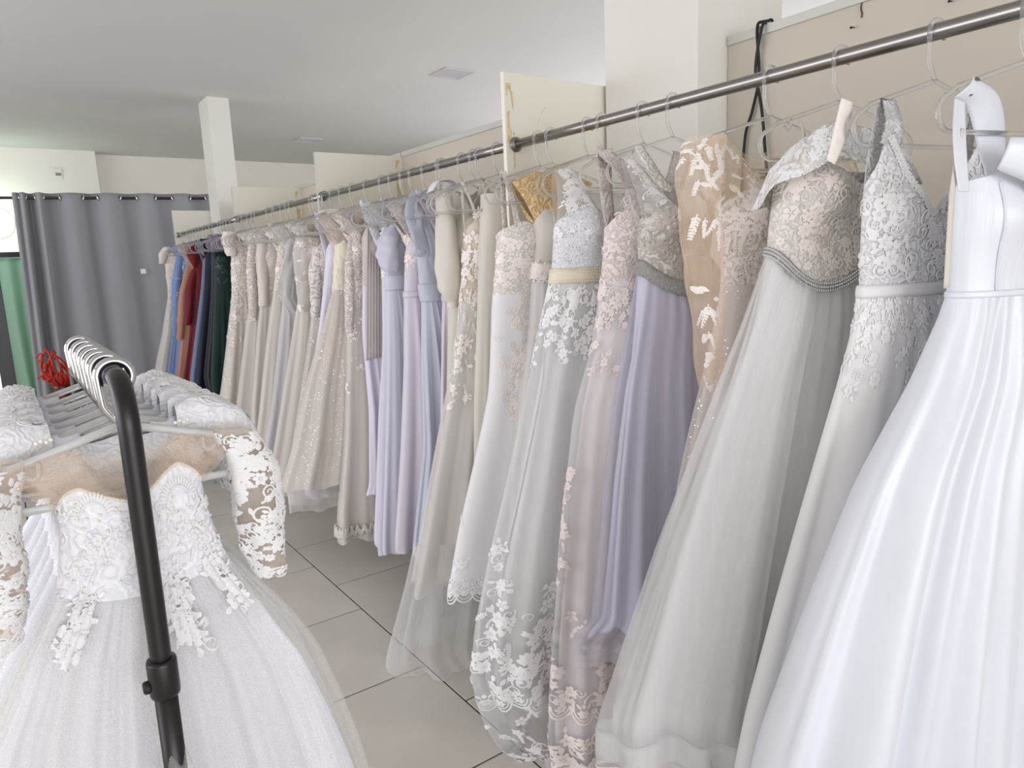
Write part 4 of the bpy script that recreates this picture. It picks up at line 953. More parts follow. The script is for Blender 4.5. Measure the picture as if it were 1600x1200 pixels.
g.crystals(bs, C_crys, 130, (g.u_of(25), g.u_of(182)), (1.52, 1.68), 0.0024, dens=lambda a, b: 1 if b < g.nk(a) else 0)

# 8 --- champagne lace back, ivory body
g = Gown('wedding_gown', 'ivory gown with champagne lace yoke and beaded waist, partly behind the pearl-belted gown', 861, 9, [(812, 300), (835, 345), (834, 420), (826, 520), (806, 650), (792, 740), (-0.26, 0.2)], 0.2, 1.50, 1.70, depth=0.06, seed=18, sr=0.18, skirt_sr=0.34, bdepth=0.05, group=G_ALL)
g.bodice(C_iv, sym(1.66, 1.70, 1.66, 1.62))
g.skirt(C_line, amp=0.018, n=9, seed=2); g.skirt(C_tul2, 'outer_tulle', amp=0.02, n=9, seed=2, off=0.01)
bs = g.bsurf
g.band(C_line, g.zw-0.018, g.zw+0.018, 'belt', off=0.004)
m = MB()
for k in range(60): bs.place(m, MOTIF['bloom'](g.rng, 0.010), g.u_of(40+k*2.5), g.zw+g.rng.uniform(-0.02, 0.02), k, 0.006)
tag(m.build('belt_flowers', C_cord_iv, g.root), kind='stuff')
L_champ = lace('champagne_lace', 'EBCF9F', 'E0BC88', 26, 22, 0.8, sheer=0.75)
yk = g.yoke(L_champ, 0.15, 1.84, 0.06, scoop=0.035, scoopw=0.3)

# 9 --- slim satin with side lace, hem scallops
g = Gown('wedding_gown', 'slim white satin gown with lace bust, thin lace straps and scalloped hem', 842, 8, [(789, 320), (777, 365), (775, 420), (769, 480), (766, 570), (763, 620), (746, 700), (716, 830), (699, 928)], 0.43, 1.43, 1.68, depth=0.07, seed=19, sr=0.19, skirt_sr=0.30, group=G_ALL)
g.bodice(L_iv, sym(1.63, 1.665, 1.62, 1.58))
bs = g.bsurf
g.skirt(C_line, 'satin_skirt', amp=0.016, n=5, seed=1, hem=0.44)
ss = g.ssurf
for sg, dg, db in ((-1, 135, 230), (1, 45, 310)): g.strap(L_iv, dg, db, sg*0.135, 1.82, [0.022, 0.018, 0.016, 0.018, 0.02], 'lace_strap')
g.scatter(bs, C_cord_iv, 80, (g.u_of(35), g.u_of(182)), (1.45, 1.66), (0.010, 0.017), ('flower', 'scroll', 'leaf', 'bloom'), dens=lambda a, b: 1 if b < g.nk(a)-0.005 else 0)
g.scatter(ss, C_cord_iv, 150, (g.u_of(90), g.u_of(165)), (1.02, 1.43), (0.010, 0.017), ('flower', 'scroll', 'bloom'), name='side_lace', dens=lambda a, b: 1-0.9*((g.u_of(165)-a)/(g.u_of(165)-g.u_of(90)) < 0.25))
g.hem_lace(ss, C_cord, 0.045, 0.04, 0.1, 0.66, 'scalloped_hem', up=0.012, extra=20, esize=(0.012, 0.018))
g.hem_lace(ss, C_cord, 0.045, 0.03, 0.1, 0.66, 'lace_band', up=0.04, extra=0)

# 10 --- plain ivory panel
g = Gown('wedding_gown', 'plain ivory strapless gown with straight chiffon top, behind the slim satin gown', 777, 6, [(754, 300), (750, 400), (746, 520), (742, 640), (-0.18, 0.3)], 0.3, 1.42, 1.775, depth=0.05, seed=20, sr=0.1, skirt_sr=0.3, bust=0.0, group=G_ALL)
g.bodice(C_iv, [(0, 1.772), (90, 1.772), (180, 1.775), (270, 1.77)]); g.skirt(C_iv, amp=0.012, n=9, seed=1)
for sx in (-0.06, 0.07): g.ribbon(C_iv, [(sx, -0.01, 1.765), (sx, 0, 1.80), (sx, 0.0, 1.826), (sx, 0.01, 1.77)], 0.006, 'hanging_loop')

# 11 --- nude lace appliques, train
tr = [(0.16, -0.44, 0.30, 0.09, 0.09), (0.06, -0.47, 0.3, 0.10, 0.10), (0.012, -0.46, 0.32, 0.16, 0.15), (0.006, -0.42, 0.32, 0.17, 0.17)]
g = Gown('wedding_gown', 'ivory tulle gown with flower lace over nude mesh sides, train on the tiles', 750, 7, [(729, 330), (724, 400), (719, 480), (702, 600), (682, 700), (658, 830), (643, 910)], 0.01, 1.40, 1.71, depth=0.085, seed=21, sr=0.14, skirt_sr=0.30, trainrows=tr, group=G_ALL)
g.bodice(C_nudep, sym(1.69, 1.72, 1.66, 1.60)); bs = g.bsurf
g.skirt(C_line, 'lining', amp=0.018, n=10, seed=2, off=-0.03, hem=0.40); g.skirt(C_tul2, 'inner_tulle', amp=0.022, n=10, seed=2, off=-0.012, hem=0.36)
g.skirt(C_tulw, 'train', amp=0.03, n=11, seed=7, off=0.0, z0=0.5, hem=0.008, hemwave=0.0, rows=26); g.skirt(C_tul2, 'outer_tulle', amp=0.026, n=10, seed=2, off=0.004, hem=0.33, hemwave=0.02); ss = g.ssurf
g.bodice(C_iv, sym(1.66, 1.70, 1.65, 1.60), name='cups', off=-0.004)
g.scatter(bs, C_cord_iv, 46, (g.u_of(80), g.u_of(192)), (1.42, 1.71), (0.014, 0.022), ('bloom', 'bloom', 'spray', 'leaf'))
g.scatter(ss, C_cord_iv, 60, (g.u_of(100), g.u_of(192)), (1.02, 1.42), (0.014, 0.022), ('bloom', 'spray', 'leaf'), name='hip_lace', dens=lambda a, b: ((b-0.98)/0.44)**1.2)
for sx in (-0.075, 0.1): g.strap(C_cord_iv, 130 if sx < 0 else 50, 235 if sx < 0 else 305, sx, 1.825, 0.01, 'strap')

# 12 --- ivory bishop sleeve
g = Gown('evening_gown', 'ivory chiffon gown with long full bishop sleeve gathered at the cuff', 722, 5, [(716, 320), (706, 380), (704, 440), (702, 560), (700, 680), (-0.16, 0.3)], 0.26, 1.42, 1.74, depth=0.05, seed=22, sr=0.14, skirt_sr=0.3, group=G_ALL)
g.bodice(C_iv, [(0, 1.72), (50, 1.78), (90, 1.72), (130, 1.78), (180, 1.70), (270, 1.74)]); g.skirt(C_iv, amp=0.014, n=9, seed=1)
y0, y1 = g.e(694, 290), g.e(692, 470)
for sg in (-1, 1):
    x0 = y0[0] if sg < 0 else -y0[0]
    o, sf = g.sleeve(C_iv, [(x0, 0, y0[1]), (x0-sg*-0.005, -0.01, 1.72), (x0+sg*0.018, -0.03, 1.56), (x0+sg*0.012, -0.03, 1.45), (x0+sg*0.005, -0.03, y1[1])], [0.022, 0.035, 0.046, 0.05, 0.03], [0.03, 0.04, 0.045, 0.046, 0.026], 'bishop_sleeve', crumple=0.0035)
    m = MB(); a_ = np.linspace(0, 2*PI, 24, endpoint=False); cx = x0+sg*0.005
    m.grid(np.array([[(cx+rr*math.cos(t), -0.03-rr*0.85*math.sin(t), y1[1]+dz) for t in a_] for rr, dz in ((0.03, 0.0), (0.024, -0.006), (0.023, -0.016), (0.026, -0.024))]), True); m.build('cuff', C_iv, o)
g.ribbon(C_satin, [(-0.155, -0.025, 1.80), (-0.12, -0.01, 1.838), (-0.06, 0.0, 1.845), (-0.02, 0.01, 1.82)], [0.05, 0.055, 0.05, 0.03], 'collar', wdir=(0, 1, 0))
g.yoke(C_iv, 0.13, 1.845, 0.04, scoop=0.08)

# ---- a shorter recipe for the crowded middle and far gowns
def simple(name, label, hook, yaw, edge, waist, hem, top, cb, cs, seed, keys=None, tul=None, tulhem=None, amp=0.018, n=13, sharp=0.0, depth=0.05, sr=0.13, straps=None, strap_mat=None, lace_n=0, lace_mat=None, hip=0, yoke=None, yoke_sc=0.08, sleeve=None, sleeve_mat=None, sleeve_lace=0, belt=None, skirt_sr=0.3, ruche=0.0, bust=0.015, hemlace=False, sleeve_r=0.034, glit=0):
    g = Gown(name, label, hook, yaw, edge, hem, waist, top, depth=depth, seed=seed, sr=sr, skirt_sr=skirt_sr, bdepth=0.04, bust=bust, group=G_ALL)
    g.bodice(cb, keys or sym(top-0.05, top, top-0.05, top-0.09), rows=12, cols=80, ruche=ruche); bs = g.bsurf
    g.skirt(cs, amp=amp, n=n, seed=1, rows=22, cols=230, sharp=sharp, hem=hem)
    if tul is not None: g.skirt(tul, 'outer_tulle', amp=amp*1.2, n=n, seed=1, off=0.011, rows=22, cols=230, hem=tulhem if tulhem is not None else hem)
    ss = g.ssurf; lm = lace_mat or C_cord_iv
    if belt is not None: g.band(belt, waist-0.014, waist+0.014, 'belt', off=0.003, cols=80)
    if straps:
        for sg in (-1, 1): g.strap(strap_mat or cb, 90-sg*-1*42 if sg > 0 else 132, 310 if sg > 0 else 230, sg*straps[0], straps[1], straps[2], 'strap')
    if lace_n: g.scatter(bs, lm, lace_n, (g.u_of(70), g.u_of(196)), (waist, top), (0.012, 0.02), ('bloom', 'scroll', 'leaf', 'spray'), dens=lambda a, b: 1 if b < g.nk(a) else 0)
    if hip: g.scatter(ss, lm, hip, (g.u_of(70), g.u_of(200)), (waist-0.5, waist), (0.012, 0.02), ('bloom', 'scroll', 'leaf', 'spray'), name='hip_lace', dens=lambda a, b: ((b-waist+0.5)/0.5)**1.5)
    if glit: g.crystals(ss, C_crys, glit, (g.u_of(90), g.u_of(200)), (hem+0.1, waist), 0.0032)
    if yoke is not None:
        for o, sf in g.yoke(yoke, sr+0.02, 1.835, 0.045, scoop=yoke_sc):
            if lace_n: g.scatter(sf, lm, max(8, lace_n//2), (0.05, 0.95), (0.0, 1.0), (0.012, 0.02), ('bloom', 'scroll', 'leaf'), name='yoke_lace', dens=lambda a, b: 1 if abs(b-0.5) > 0.2 else 0.1, parent=o)
    if sleeve:
        (x0, z0), (x1, z1) = g.e(*sleeve[0]), g.e(*sleeve[1])
        for sg in (1, -1):
            q = (lambda v: v) if sg == 1 else (lambda v: -v)
            o, sf = g.sleeve(sleeve_mat or cb, [(q(x0), 0, z0), (q(x0*0.6+x1*0.4)-sg*0.012, -0.01, z0*0.66+z1*0.34), (q(x0*0.3+x1*0.7)-sg*0.006, -0.02, z0*0.33+z1*0.67), (q(x1), -0.025, z1)], [sleeve_r, sleeve_r*1.08, sleeve_r*0.95, sleeve_r*0.72], [sleeve_r*0.85]*3+[sleeve_r*0.6], 'sleeve', n=18, seg=18, crumple=0.003)
            if sleeve_lace: g.scatter(sf, lm, sleeve_lace, (0.02, 0.99), (0.0, 1.0), (0.012, 0.02), ('bloom', 'scroll', 'leaf', 'spray'), name='sleeve_lace', parent=o)
    if hemlace: g.hem_lace(ss, lm, 0.06, 0.04, 0.1, 0.7, 'scalloped_hem', up=0.03, extra=10)
    return g
S_peri = cloth('periwinkle_crepe', 'D3D3E2', 0.65, transl=0.08, wrinkle=0.1); S_blue = cloth('powder_blue_chiffon', 'CBD0DF', 0.65, transl=0.1, wrinkle=0.1)
S_lil = cloth('pale_lilac_crepe', 'DDD7E1', 0.65, transl=0.08, wrinkle=0.1); S_lav2 = cloth('soft_lavender_satin', 'DEDAE8', 0.5, transl=0.05, wrinkle=0.1)
S_grey = cloth('dove_grey_chiffon', 'DAD3D0', 0.7, transl=0.2, wrinkle=0.12); S_cream = cloth('cream_satin', 'E9E3CC', 0.5, transl=0.05, wrinkle=0.1)
S_tul = cloth('grey_ivory_lining', 'DCD6CE', 0.7, transl=0.1, wrinkle=0.12); S_lgrey = cloth('pale_silver_organza', 'D5D4D6', 0.55, transl=0.25, wrinkle=0.12)
L_mid = lace('aged_ivory_lace', 'ECE6DF', 'DBD3CB', 36, 22, 0.7)

simple('evening_gown', 'plain pale lilac crepe gown just right of the powder blue one', 688, 4, [(700, 350), (694, 430), (691, 520), (690, 690), (-0.12, 0.32)], 1.40, 0.26, 1.74, S_lil, S_lil, 31, straps=(0.1, 1.825, 0.02), belt=S_lil)
g = simple('evening_gown', 'powder blue chiffon gown with ruched waist and ruffled shoulder', 665, 4, [(648, 330), (652, 400), (657, 455), (660, 470), (658, 560), (662, 700), (645, 860)], 1.395, 0.27, 1.78, S_blue, S_blue, 32, n=11, sharp=0.4, ruche=0.0025, sr=0.12, keys=[(0, 1.66), (90, 1.70), (130, 1.80), (180, 1.74), (270, 1.62)])
g.ribbon(S_blue, [(-0.02, -0.01, 1.825), (-0.06, -0.02, 1.80), (-0.085, -0.03, 1.74), (-0.075, -0.045, 1.66), (-0.06, -0.05, 1.58)], [0.05, 0.07, 0.07, 0.06, 0.03], 'shoulder_ruffle', n=40)
m = MB(); P_ = np.array([[(-0.09+0.05*v+0.012*math.sin(t*7+v*2), -0.05-0.018*math.cos(t*9)*(1-v), 1.80-0.23*t) for v in np.linspace(0, 1, 7)] for t in np.linspace(0, 1, 50)]); m.grid(P_).build('ruffle', S_blue, g.root, solid=0.0012)
g.band(S_blue, 1.385, 1.46, 'ruched_sash', off=0.005, cols=100, rows=14)
g = simple('evening_gown', 'lilac pink crepe gown with grey lace top', 645, 3, [(640, 355), (634, 400), (632, 462), (633, 560), (628, 700), (618, 850)], 1.415, 0.27, 1.70, S_lil, S_lil, 33, n=7, sr=0.12, yoke=L_sheer_g, yoke_sc=0.06, lace_n=20, belt=S_lil, amp=0.018, lace_mat=C_cord_bl)
g = simple('evening_gown', 'periwinkle crepe gown with short petal sleeve and pleated waist', 613, 3, [(604, 385), (602, 420), (604, 452), (602, 520), (600, 640), (594, 850)], 1.435, 0.19, 1.70, S_peri, S_peri, 34, n=8, amp=0.018, sr=0.13, keys=[(0, 1.64), (60, 1.70), (90, 1.66), (130, 1.72), (180, 1.66), (270, 1.6)], skirt_sr=0.3)
g.band(S_peri, 1.43, 1.50, 'pleated_sash', off=0.004, rows=10)
q0, q1 = g.e(614, 345), g.e(601, 425)
g.sleeve(S_peri, [(q0[0]+0.02, -0.005, q0[1]), (q0[0]-0.03, -0.03, (q0[1]*2+q1[1])/3), (q1[0]+0.004, -0.045, (q0[1]+2*q1[1])/3), (q1[0]+0.012, -0.045, q1[1])], [0.02, 0.05, 0.052, 0.03], [0.03, 0.05, 0.05, 0.03], 'petal_sleeve', crumple=0.005)
g.ribbon(S_peri, [(0.0, -0.02, 1.72), (-0.03, -0.012, 1.79), (-0.05, 0, 1.835), (-0.04, 0.01, 1.78)], 0.03, 'strap')
simple('evening_gown', 'lavender satin gown with white lace shoulder, left of the periwinkle gown', 598, 3, [(594, 350), (597, 400), (598, 450), (597, 545), (590, 640), (582, 840)], 1.44, 0.20, 1.74, S_lav2, S_lav2, 35, n=7, amp=0.016, straps=(0.09, 1.83, 0.05), strap_mat=L_white, lace_n=30, lace_mat=C_cord, sr=0.12)
# pleated cape gown
g = simple('evening_gown', 'dove grey gown under a long finely pleated chiffon cape', 574, 3, [(566, 350), (567, 420), (566, 520), (578, 640), (580, 760), (-0.12, 0.42)], 1.45, 0.40, 1.74, S_grey, S_lav2, 36, n=8, sr=0.11)
P_ = []
q = [g.e(x, y) for x, y in ((572, 330), (568, 350), (566, 420), (565, 500), (564, 562))]
for t in np.linspace(0, 1, 26):
    x_ = np.interp(t, np.linspace(0, 1, 5), [k[0] for k in q]); z_ = np.interp(t, np.linspace(0, 1, 5), [k[1] for k in q])
    P_.append([(x_+(0.20+0.03*t)*v, -0.045-0.02*t-0.003*math.sin(v*90)*(0.4+0.6*t)+(0.04*v*v), z_+0.01*math.sin(v*3)) for v in np.linspace(0, 1, 150)])
MB().grid(np.array(P_)).build('pleated_cape', S_grey, g.root, solid=0.001)
g = simple('wedding_gown', 'ivory lace gown with swagged hem, right of the cream bodice', 552, 3, [(548, 380), (546, 420), (546, 470), (543, 560), (538, 690), (528, 800), (-0.23, 0.14)], 1.43, 0.13, 1.74, L_sheer_g, S_tul, 37, tul=C_tul2, n=7, lace_n=30, hip=60, yoke=L_sheer, sr=0.11, sleeve=((556, 350), (543, 520)), sleeve_mat=L_sheer_g, sleeve_lace=16, sleeve_r=0.025)
m = MB()
for k in range(16):
    u = g.u_of(60+k*9.5); 
    for j in range(3):
        P0 = smooth_path([tuple(g.pos(u+d, 0.22-0.01*j-0.035*(1-(d/0.016)**2), 0.02, 0.014, 7, 1)) for d in np.linspace(-0.016, 0.016, 7)], 12)
        m.tube(P0, 0.006, 5)
tag(m.build('swagged_hem', C_iv, g.root), kind='stuff')
g = simple('wedding_gown', 'cream satin bodice gown with nude lace neck and sparkling tulle skirt', 535, 3, [(525, 375), (522, 400), (520, 452), (504, 520), (482, 600), (462, 700), (444, 762)], 1.43, 0.42, 1.70, S_cream, S_tul, 38, tul=C_tulg, n=9, amp=0.018, depth=0.08, sr=0.13, yoke=C_nudep, lace_n=24, glit=60, keys=sym(1.66, 1.68, 1.66, 1.6), lace_mat=C_cord_iv)
for k in range(9):
    a_ = -0.9+k*0.22; g.ribbon(C_cord_iv, [(-0.05, -0.02, 1.80), (-0.05+0.05*math.sin(a_)-0.02, -0.03, 1.80+0.035*math.cos(a_)), (-0.05+0.10*math.sin(a_)-0.03, -0.03, 1.80+0.05*math.cos(a_)-0.02)], [0.01, 0.012, 0.002], 'feather', n=10)
g.skirt(C_tulw, 'under_tulle', amp=0.02, n=8, seed=9, off=-0.004, z0=0.6, hem=0.30)
simple('evening_gown', 'lavender satin gown squeezed between the cream bodice and grey lace sleeve', 520, 2, [(512, 375), (508, 410), (506, 445), (496, 520), (482, 600), (470, 700), (-0.30, 0.4)], 1.44, 0.35, 1.70, S_lav2, S_lav2, 39, n=7, straps=(0.09, 1.83, 0.03), sr=0.12)
simple('wedding_gown', 'mauve grey beaded lace gown with long lace sleeves and glitter skirt', 507, 2, [(499, 365), (494, 400), (492, 450), (484, 540), (470, 640), (452, 760), (-0.33, 0.3)], 1.44, 0.28, 1.70, L_sheer_g, S_tul, 40, tul=C_tulg, n=8, lace_n=30, hip=30, sleeve=((500, 385), (490, 495)), sleeve_mat=L_grey, sleeve_lace=24, sleeve_r=0.032, lace_mat=C_cord_bl, sr=0.13)
simple('wedding_gown', 'grey ivory gown with lace cap and long lace-cuffed sheer sleeve, at the second partition', 488, 2, [(474, 360), (470, 410), (468, 455), (458, 540), (442, 640), (428, 720), (412, 785)], 1.42, 0.27, 1.74, L_sheer, S_tul, 41, tul=C_tul2, n=8, depth=0.07, lace_n=40, yoke=L_sheer, sleeve=((476, 352), (473, 487)), sleeve_mat=C_tul2, sleeve_lace=30, sleeve_r=0.042, sr=0.14)
g = simple('wedding_gown', 'silver grey organza gown with loose ruffled overlay', 456, 2, [(446, 370), (444, 420), (442, 470), (436, 540), (424, 640), (412, 740), (-0.34, 0.32)], 1.42, 0.3, 1.74, S_lgrey, S_lgrey, 42, tul=C_tul, n=7, sr=0.12, yoke=C_tul)
q = [g.e(x, y) for x, y in ((446, 380), (430, 430), (428, 460), (447, 490), (450, 515))]
P_ = [[(q[i][0]+0.10*v+0.008*math.sin(v*9+i), -0.05-0.02*math.sin(v*12+i*0.8), q[i][1]-0.03*v) for v in np.linspace(0, 1, 24)] for i in range(5)]
MB().grid(np.array(P_)).build('ruffle_overlay', C_tul, g.root, solid=0.001)
simple('wedding_gown', 'plain warm grey tulle skirt gown with lace top, hem ending well above the floor', 442, 2, [(436, 375), (432, 410), (428, 452), (417, 540), (406, 640), (396, 712)], 1.42, 0.41, 1.74, L_sheer, S_tul, 43, tul=C_tul2, n=8, depth=0.06, lace_n=30, sr=0.12, yoke=L_sheer, straps=(0.09, 1.83, 0.02))
simple('wedding_gown', 'ivory gown with plain beige sleeve ending in a lace cuff', 420, 2, [(412, 370), (409, 410), (408, 460), (402, 540), (394, 640), (-0.26, 0.4)], 1.42, 0.30, 1.74, L_mid, S_tul, 44, tul=C_tul2, n=8, lace_n=30, sleeve=((416, 360), (411, 478)), sleeve_mat=S_tul, sleeve_lace=5, sleeve_r=0.04, yoke=L_sheer, sr=0.13)
simple('wedding_gown', 'ivory gown with sheer sleeve edged in heavy guipure lace', 402, 2, [(397, 370), (394, 410), (393, 460), (386, 540), (376, 640), (-0.24, 0.3)], 1.42, 0.16, 1.74, L_mid, S_tul, 45, tul=C_tul2, n=8, lace_n=40, sleeve=((399, 365), (395, 500)), sleeve_mat=L_sheer_g, sleeve_lace=46, sleeve_r=0.036, yoke=L_sheer, hemlace=True, sr=0.13)
g = simple('wedding_gown', 'ivory gown with lace cap sleeve and sequinned tulle skirt, by the dark gowns', 381, 2, [(362, 368), (361, 410), (362, 460), (356, 530), (348, 600), (340, 650), (-0.38, 0.25)], 1.40, 0.24, 1.74, L_sheer, S_tul, 46, tul=C_tulg, n=8, depth=0.06, lace_n=60, hip=60, glit=90, yoke=L_sheer, sr=0.16, sleeve=((360, 362), (362, 400)), sleeve_mat=L_mid, sleeve_lace=12, sleeve_r=0.05)

# far bay: coloured gowns
K_em = cloth('emerald_satin', '0D2C28', 0.5, transl=0.0, wrinkle=0.1, sheen=0.3); K_nv = cloth('navy_chiffon', '141A2C', 0.6, transl=0.0, wrinkle=0.1); K_db = cloth('dusty_blue_tulle_cloth', '74809C', 0.7, transl=0.1)
K_bu = cloth('burgundy_satin', '6C1320', 0.5, transl=0.0, wrinkle=0.1); K_ro = cloth('rose_copper_cloth', 'B98A78', 0.6, transl=0.05); K_bl = cloth('cornflower_lace_cloth', '7F96C4', 0.65, transl=0.05)
K_pu = cloth('mauve_grey_cloth', '8E8798', 0.7, transl=0.05); K_cbl = plain('pale_blue_lace_thread', 'B9C6DF', 0.7); K_ccu = plain('copper_lace_thread', 'B0795A', 0.5); K_cem = plain('dark_emerald_beads', '1C4A42', 0.3)
K_cha = cloth('charcoal_chiffon', '3A3A44', 0.65, transl=0.05)
simple('evening_gown', 'emerald green satin gown beside the ivory lace gowns', 352, 1, [(336, 392), (335, 420), (335, 450), (331, 520), (327, 590), (-0.24, 0.3)], 1.42, 0.10, 1.68, K_em, K_em, 51, n=7, amp=0.018, lace_n=20, lace_mat=K_cem, straps=(0.1, 1.82, 0.03), sr=0.17, glit=0)
simple('evening_gown', 'charcoal chiffon gown with thin straps behind the emerald gown', 344, 1, [(330, 386), (330, 420), (330, 450), (325, 520), (318, 590), (-0.2, 0.3)], 1.42, 0.12, 1.76, K_cha, K_cha, 52, straps=(0.1, 1.82, 0.02), sr=0.15)
simple('evening_gown', 'navy chiffon gown between the emerald and dusty blue gowns', 335, 1, [(321, 388), (320, 420), (319, 450), (312, 520), (306, 600), (-0.3, 0.3)], 1.42, 0.10, 1.74, K_nv, K_nv, 53, n=7, straps=(0.1, 1.82, 0.04), sr=0.16)
simple('evening_gown', 'dusty blue tulle gown right of the burgundy gown', 325, 1, [(318, 395), (316, 420), (314, 450), (305, 520), (296, 590), (-0.34, 0.3)], 1.42, 0.12, 1.70, K_db, K_db, 54, n=9, straps=(0.1, 1.82, 0.02), sr=0.14)
g = simple('evening_gown', 'burgundy satin gown with folded off-shoulder collar and flared sleeve', 314, 1, [(301, 405), (302, 425), (303, 450), (296, 520), (288, 580), (280, 640), (-0.3, 0.3)], 1.42, 0.10, 1.74, K_bu, K_bu, 55, n=6, sr=0.15, sleeve=((306, 420), (292, 508)), sleeve_mat=K_bu, sleeve_r=0.035)
q = [g.e(x, y) for x, y in ((302, 379), (288, 396), (302, 422), (316, 400))]
m = MB(); C0 = np.array([q[0][0], -0.03, q[0][1]]); C1 = np.array([q[1][0], -0.06, q[1][1]]); C2 = np.array([q[2][0], -0.07, q[2][1]]); C3 = np.array([q[3][0], -0.04, q[3][1]])
m.grid(np.array([[(C0*(1-a_)+C1*a_)*(1-b_)+(C3*(1-a_)+C2*a_)*b_-np.array([0, 0.03*math.sin(PI*a_)*math.sin(PI*b_), 0]) for b_ in np.linspace(0, 1, 9)] for a_ in np.linspace(0, 1, 9)])).build('folded_collar', K_bu, g.root, solid=0.004)
simple('evening_gown', 'rose copper lace gown with short fluted sleeve', 304, 1, [(296, 420), (293, 435), (292, 455), (284, 520), (276, 590), (-0.3, 0.4)], 1.42, 0.30, 1.66, K_ro, K_ro, 56, lace_n=24, lace_mat=K_ccu, sr=0.15, sleeve=((297, 415), (280, 530)), sleeve_mat=K_ro, sleeve_r=0.036, yoke=C_nudep, straps=(0.1, 1.82, 0.02))
simple('evening_gown', 'cornflower blue lace gown with long appliqued sleeve', 295, 0, [(283, 385), (281, 420), (280, 455), (272, 520), (264, 590), (-0.3, 0.4)], 1.42, 0.30, 1.74, K_bl, K_bl, 57, lace_n=30, lace_mat=K_cbl, sr=0.16, sleeve=((284, 390), (274, 525)), sleeve_mat=K_bl, sleeve_lace=22, sleeve_r=0.04, yoke=K_bl)
simple('wedding_gown', 'ivory gown with off-shoulder lace cap, last on the rail by the curtain', 286, 0, [(257, 398), (259, 430), (263, 460), (256, 520), (248, 560), (240, 610), (-0.48, 0.2)], 1.42, 0.16, 1.76, L_mid, S_tul, 58, tul=C_tul, lace_n=40, hip=20, sr=0.2, sleeve=((262, 386), (252, 412)), sleeve_mat=L_mid, sleeve_r=0.036, sleeve_lace=8, depth=0.08)
# folded mauve garment laid over hangers in the far bay
o = tag(empty('folded_garment', (XR, 5.72, 0)), 'mauve grey chiffon shawl draped over hangers above the emerald gown', 'shawl')
P_ = [[(-0.17+0.34*v, -0.06*math.cos(PI*(t-0.5)*1.0+PI)*0-0.055+0.11*t, 1.70+0.125*math.sin(PI*t)+0.03*(0.5-abs(v-0.5))+0.004*math.sin(v*40)) for v in np.linspace(0, 1, 30)] for t in np.linspace(0, 1, 24)]
MB().grid(np.array(P_)).build('cloth', K_pu, o, solid=0.003)
# hangers whose garments are hidden in the crush
for px in (506+2, 630, 740, 685+6, 417+12, 432, 397, 390, 376, 373, 490+3, 450, 367+2-6, 357, 348, 330, 320, 309, 299, 918):
    yy = railY(px); where = 'among the bridal gowns of the nearest bay' if px > 803 else ('above the lilac and blue gowns' if px > 503 else ('above the grey ivory lace gowns' if px > 369 else 'above the dark coloured gowns of the far bay'))
    hanger(XR, yy, ZR, math.radians(random.Random(px).uniform(-9, 3)), 'clear plastic hanger crowded in '+where)

# ------------------------------------------------------------------ small black rack in the foreground with children's dresses
RX, RZ, RY0, RY1 = 0.104, 1.416, 0.925, 1.62
rack = tag(empty('garment_rack', (RX, RY0, 0)), 'black tubular garment rack holding small white dresses in the left foreground', 'rack')
arc = [(0, 0.055-0.055*math.cos(t), RZ-0.055+0.055*math.sin(t)) for t in np.linspace(0, PI/2, 10)]
L = RY1-RY0
path = [(0, 0, z) for z in np.linspace(1.03, RZ-0.06, 8)]+arc+[(0, y, RZ) for y in np.linspace(0.08, L-0.08, 10)]+[(0, L-0.055+0.055*math.sin(t), RZ-0.055+0.055*math.cos(t)) for t in np.linspace(0, PI/2, 10)]+[(0, L, z) for z in np.linspace(RZ-0.07, 1.03, 8)]
MB().tube(path, 0.0125, 18).build('bent_top_tube', M_black, rack)
for y in (0, L):
    MB().tube([(0, y, z) for z in np.linspace(0.09, 1.035, 6)], 0.0135, 18).build('post', M_black, rack)
    c = MB().lathe([(0.0135, 1.020), (0.0168, 1.020), (0.0178, 1.024), (0.0178, 1.064), (0.0168, 1.068), (0.0125, 1.068)], (0, y, 0), 24).build('collar', M_black, rack)
    MB().tube([(-0.014, y, 1.036), (-0.022, y, 1.036), (-0.024, y, 1.036)], [0.008, 0.008, 0.006], 12).build('clamp_knob', M_dark, c)
    MB().tube([(-0.26, y, 0.085), (0.26, y, 0.085)], 0.0125, 14).build('foot_bar', M_black, rack)
    for s_ in (-1, 1):
        MB().tube([(s_*0.24-0.010, y, 0.028), (s_*0.24+0.010, y, 0.028)], 0.028, 20).build('caster', M_dark, rack)
        MB().tube([(s_*0.24, y, 0.052), (s_*0.24, y, 0.085)], 0.006, 8).build('caster_stem', M_chrome, rack)
for x in (-0.05, 0.05): MB().tube([(x, 0, 0.085), (x, L, 0.085)], 0.009, 12).build('base_rail', M_black, rack)

G_KID = 'small white dresses on the black rack'
def kid_rows(Y, k=1.0):
    f = lambda px, py: (at_y(px, py, 1.0)[0]-RX)
    return [(1.31, -0.080, 0.080, 0.026, 0.024), (1.275, -0.080, 0.083, 0.030, 0.026), (1.22, -0.084, 0.088, 0.032, 0.026), (1.158, -0.094, 0.104, 0.030, 0.026), (1.12, -0.118, 0.128, 0.030, 0.026), (1.06, -0.158, 0.168, 0.030, 0.03), (0.98, -0.20, 0.212, 0.030, 0.034), (0.88, -0.235, 0.245, 0.030, 0.036), (0.78, -0.262, 0.272, 0.030, 0.036), (0.66, -0.285, 0.295, 0.030, 0.036)]
C_kid = cloth('bright_white_satin', 'EEF1FA', 0.5, transl=0.05, wrinkle=0.1, spec=0.35)
C_kt = tulle('ivory_tulle_overlay', 'F6F4EF', 0.26, 0.015)
L_kid = lace('bright_white_lace', 'F5F6F9', 'E9EBF0', 30, 24, 0.45)
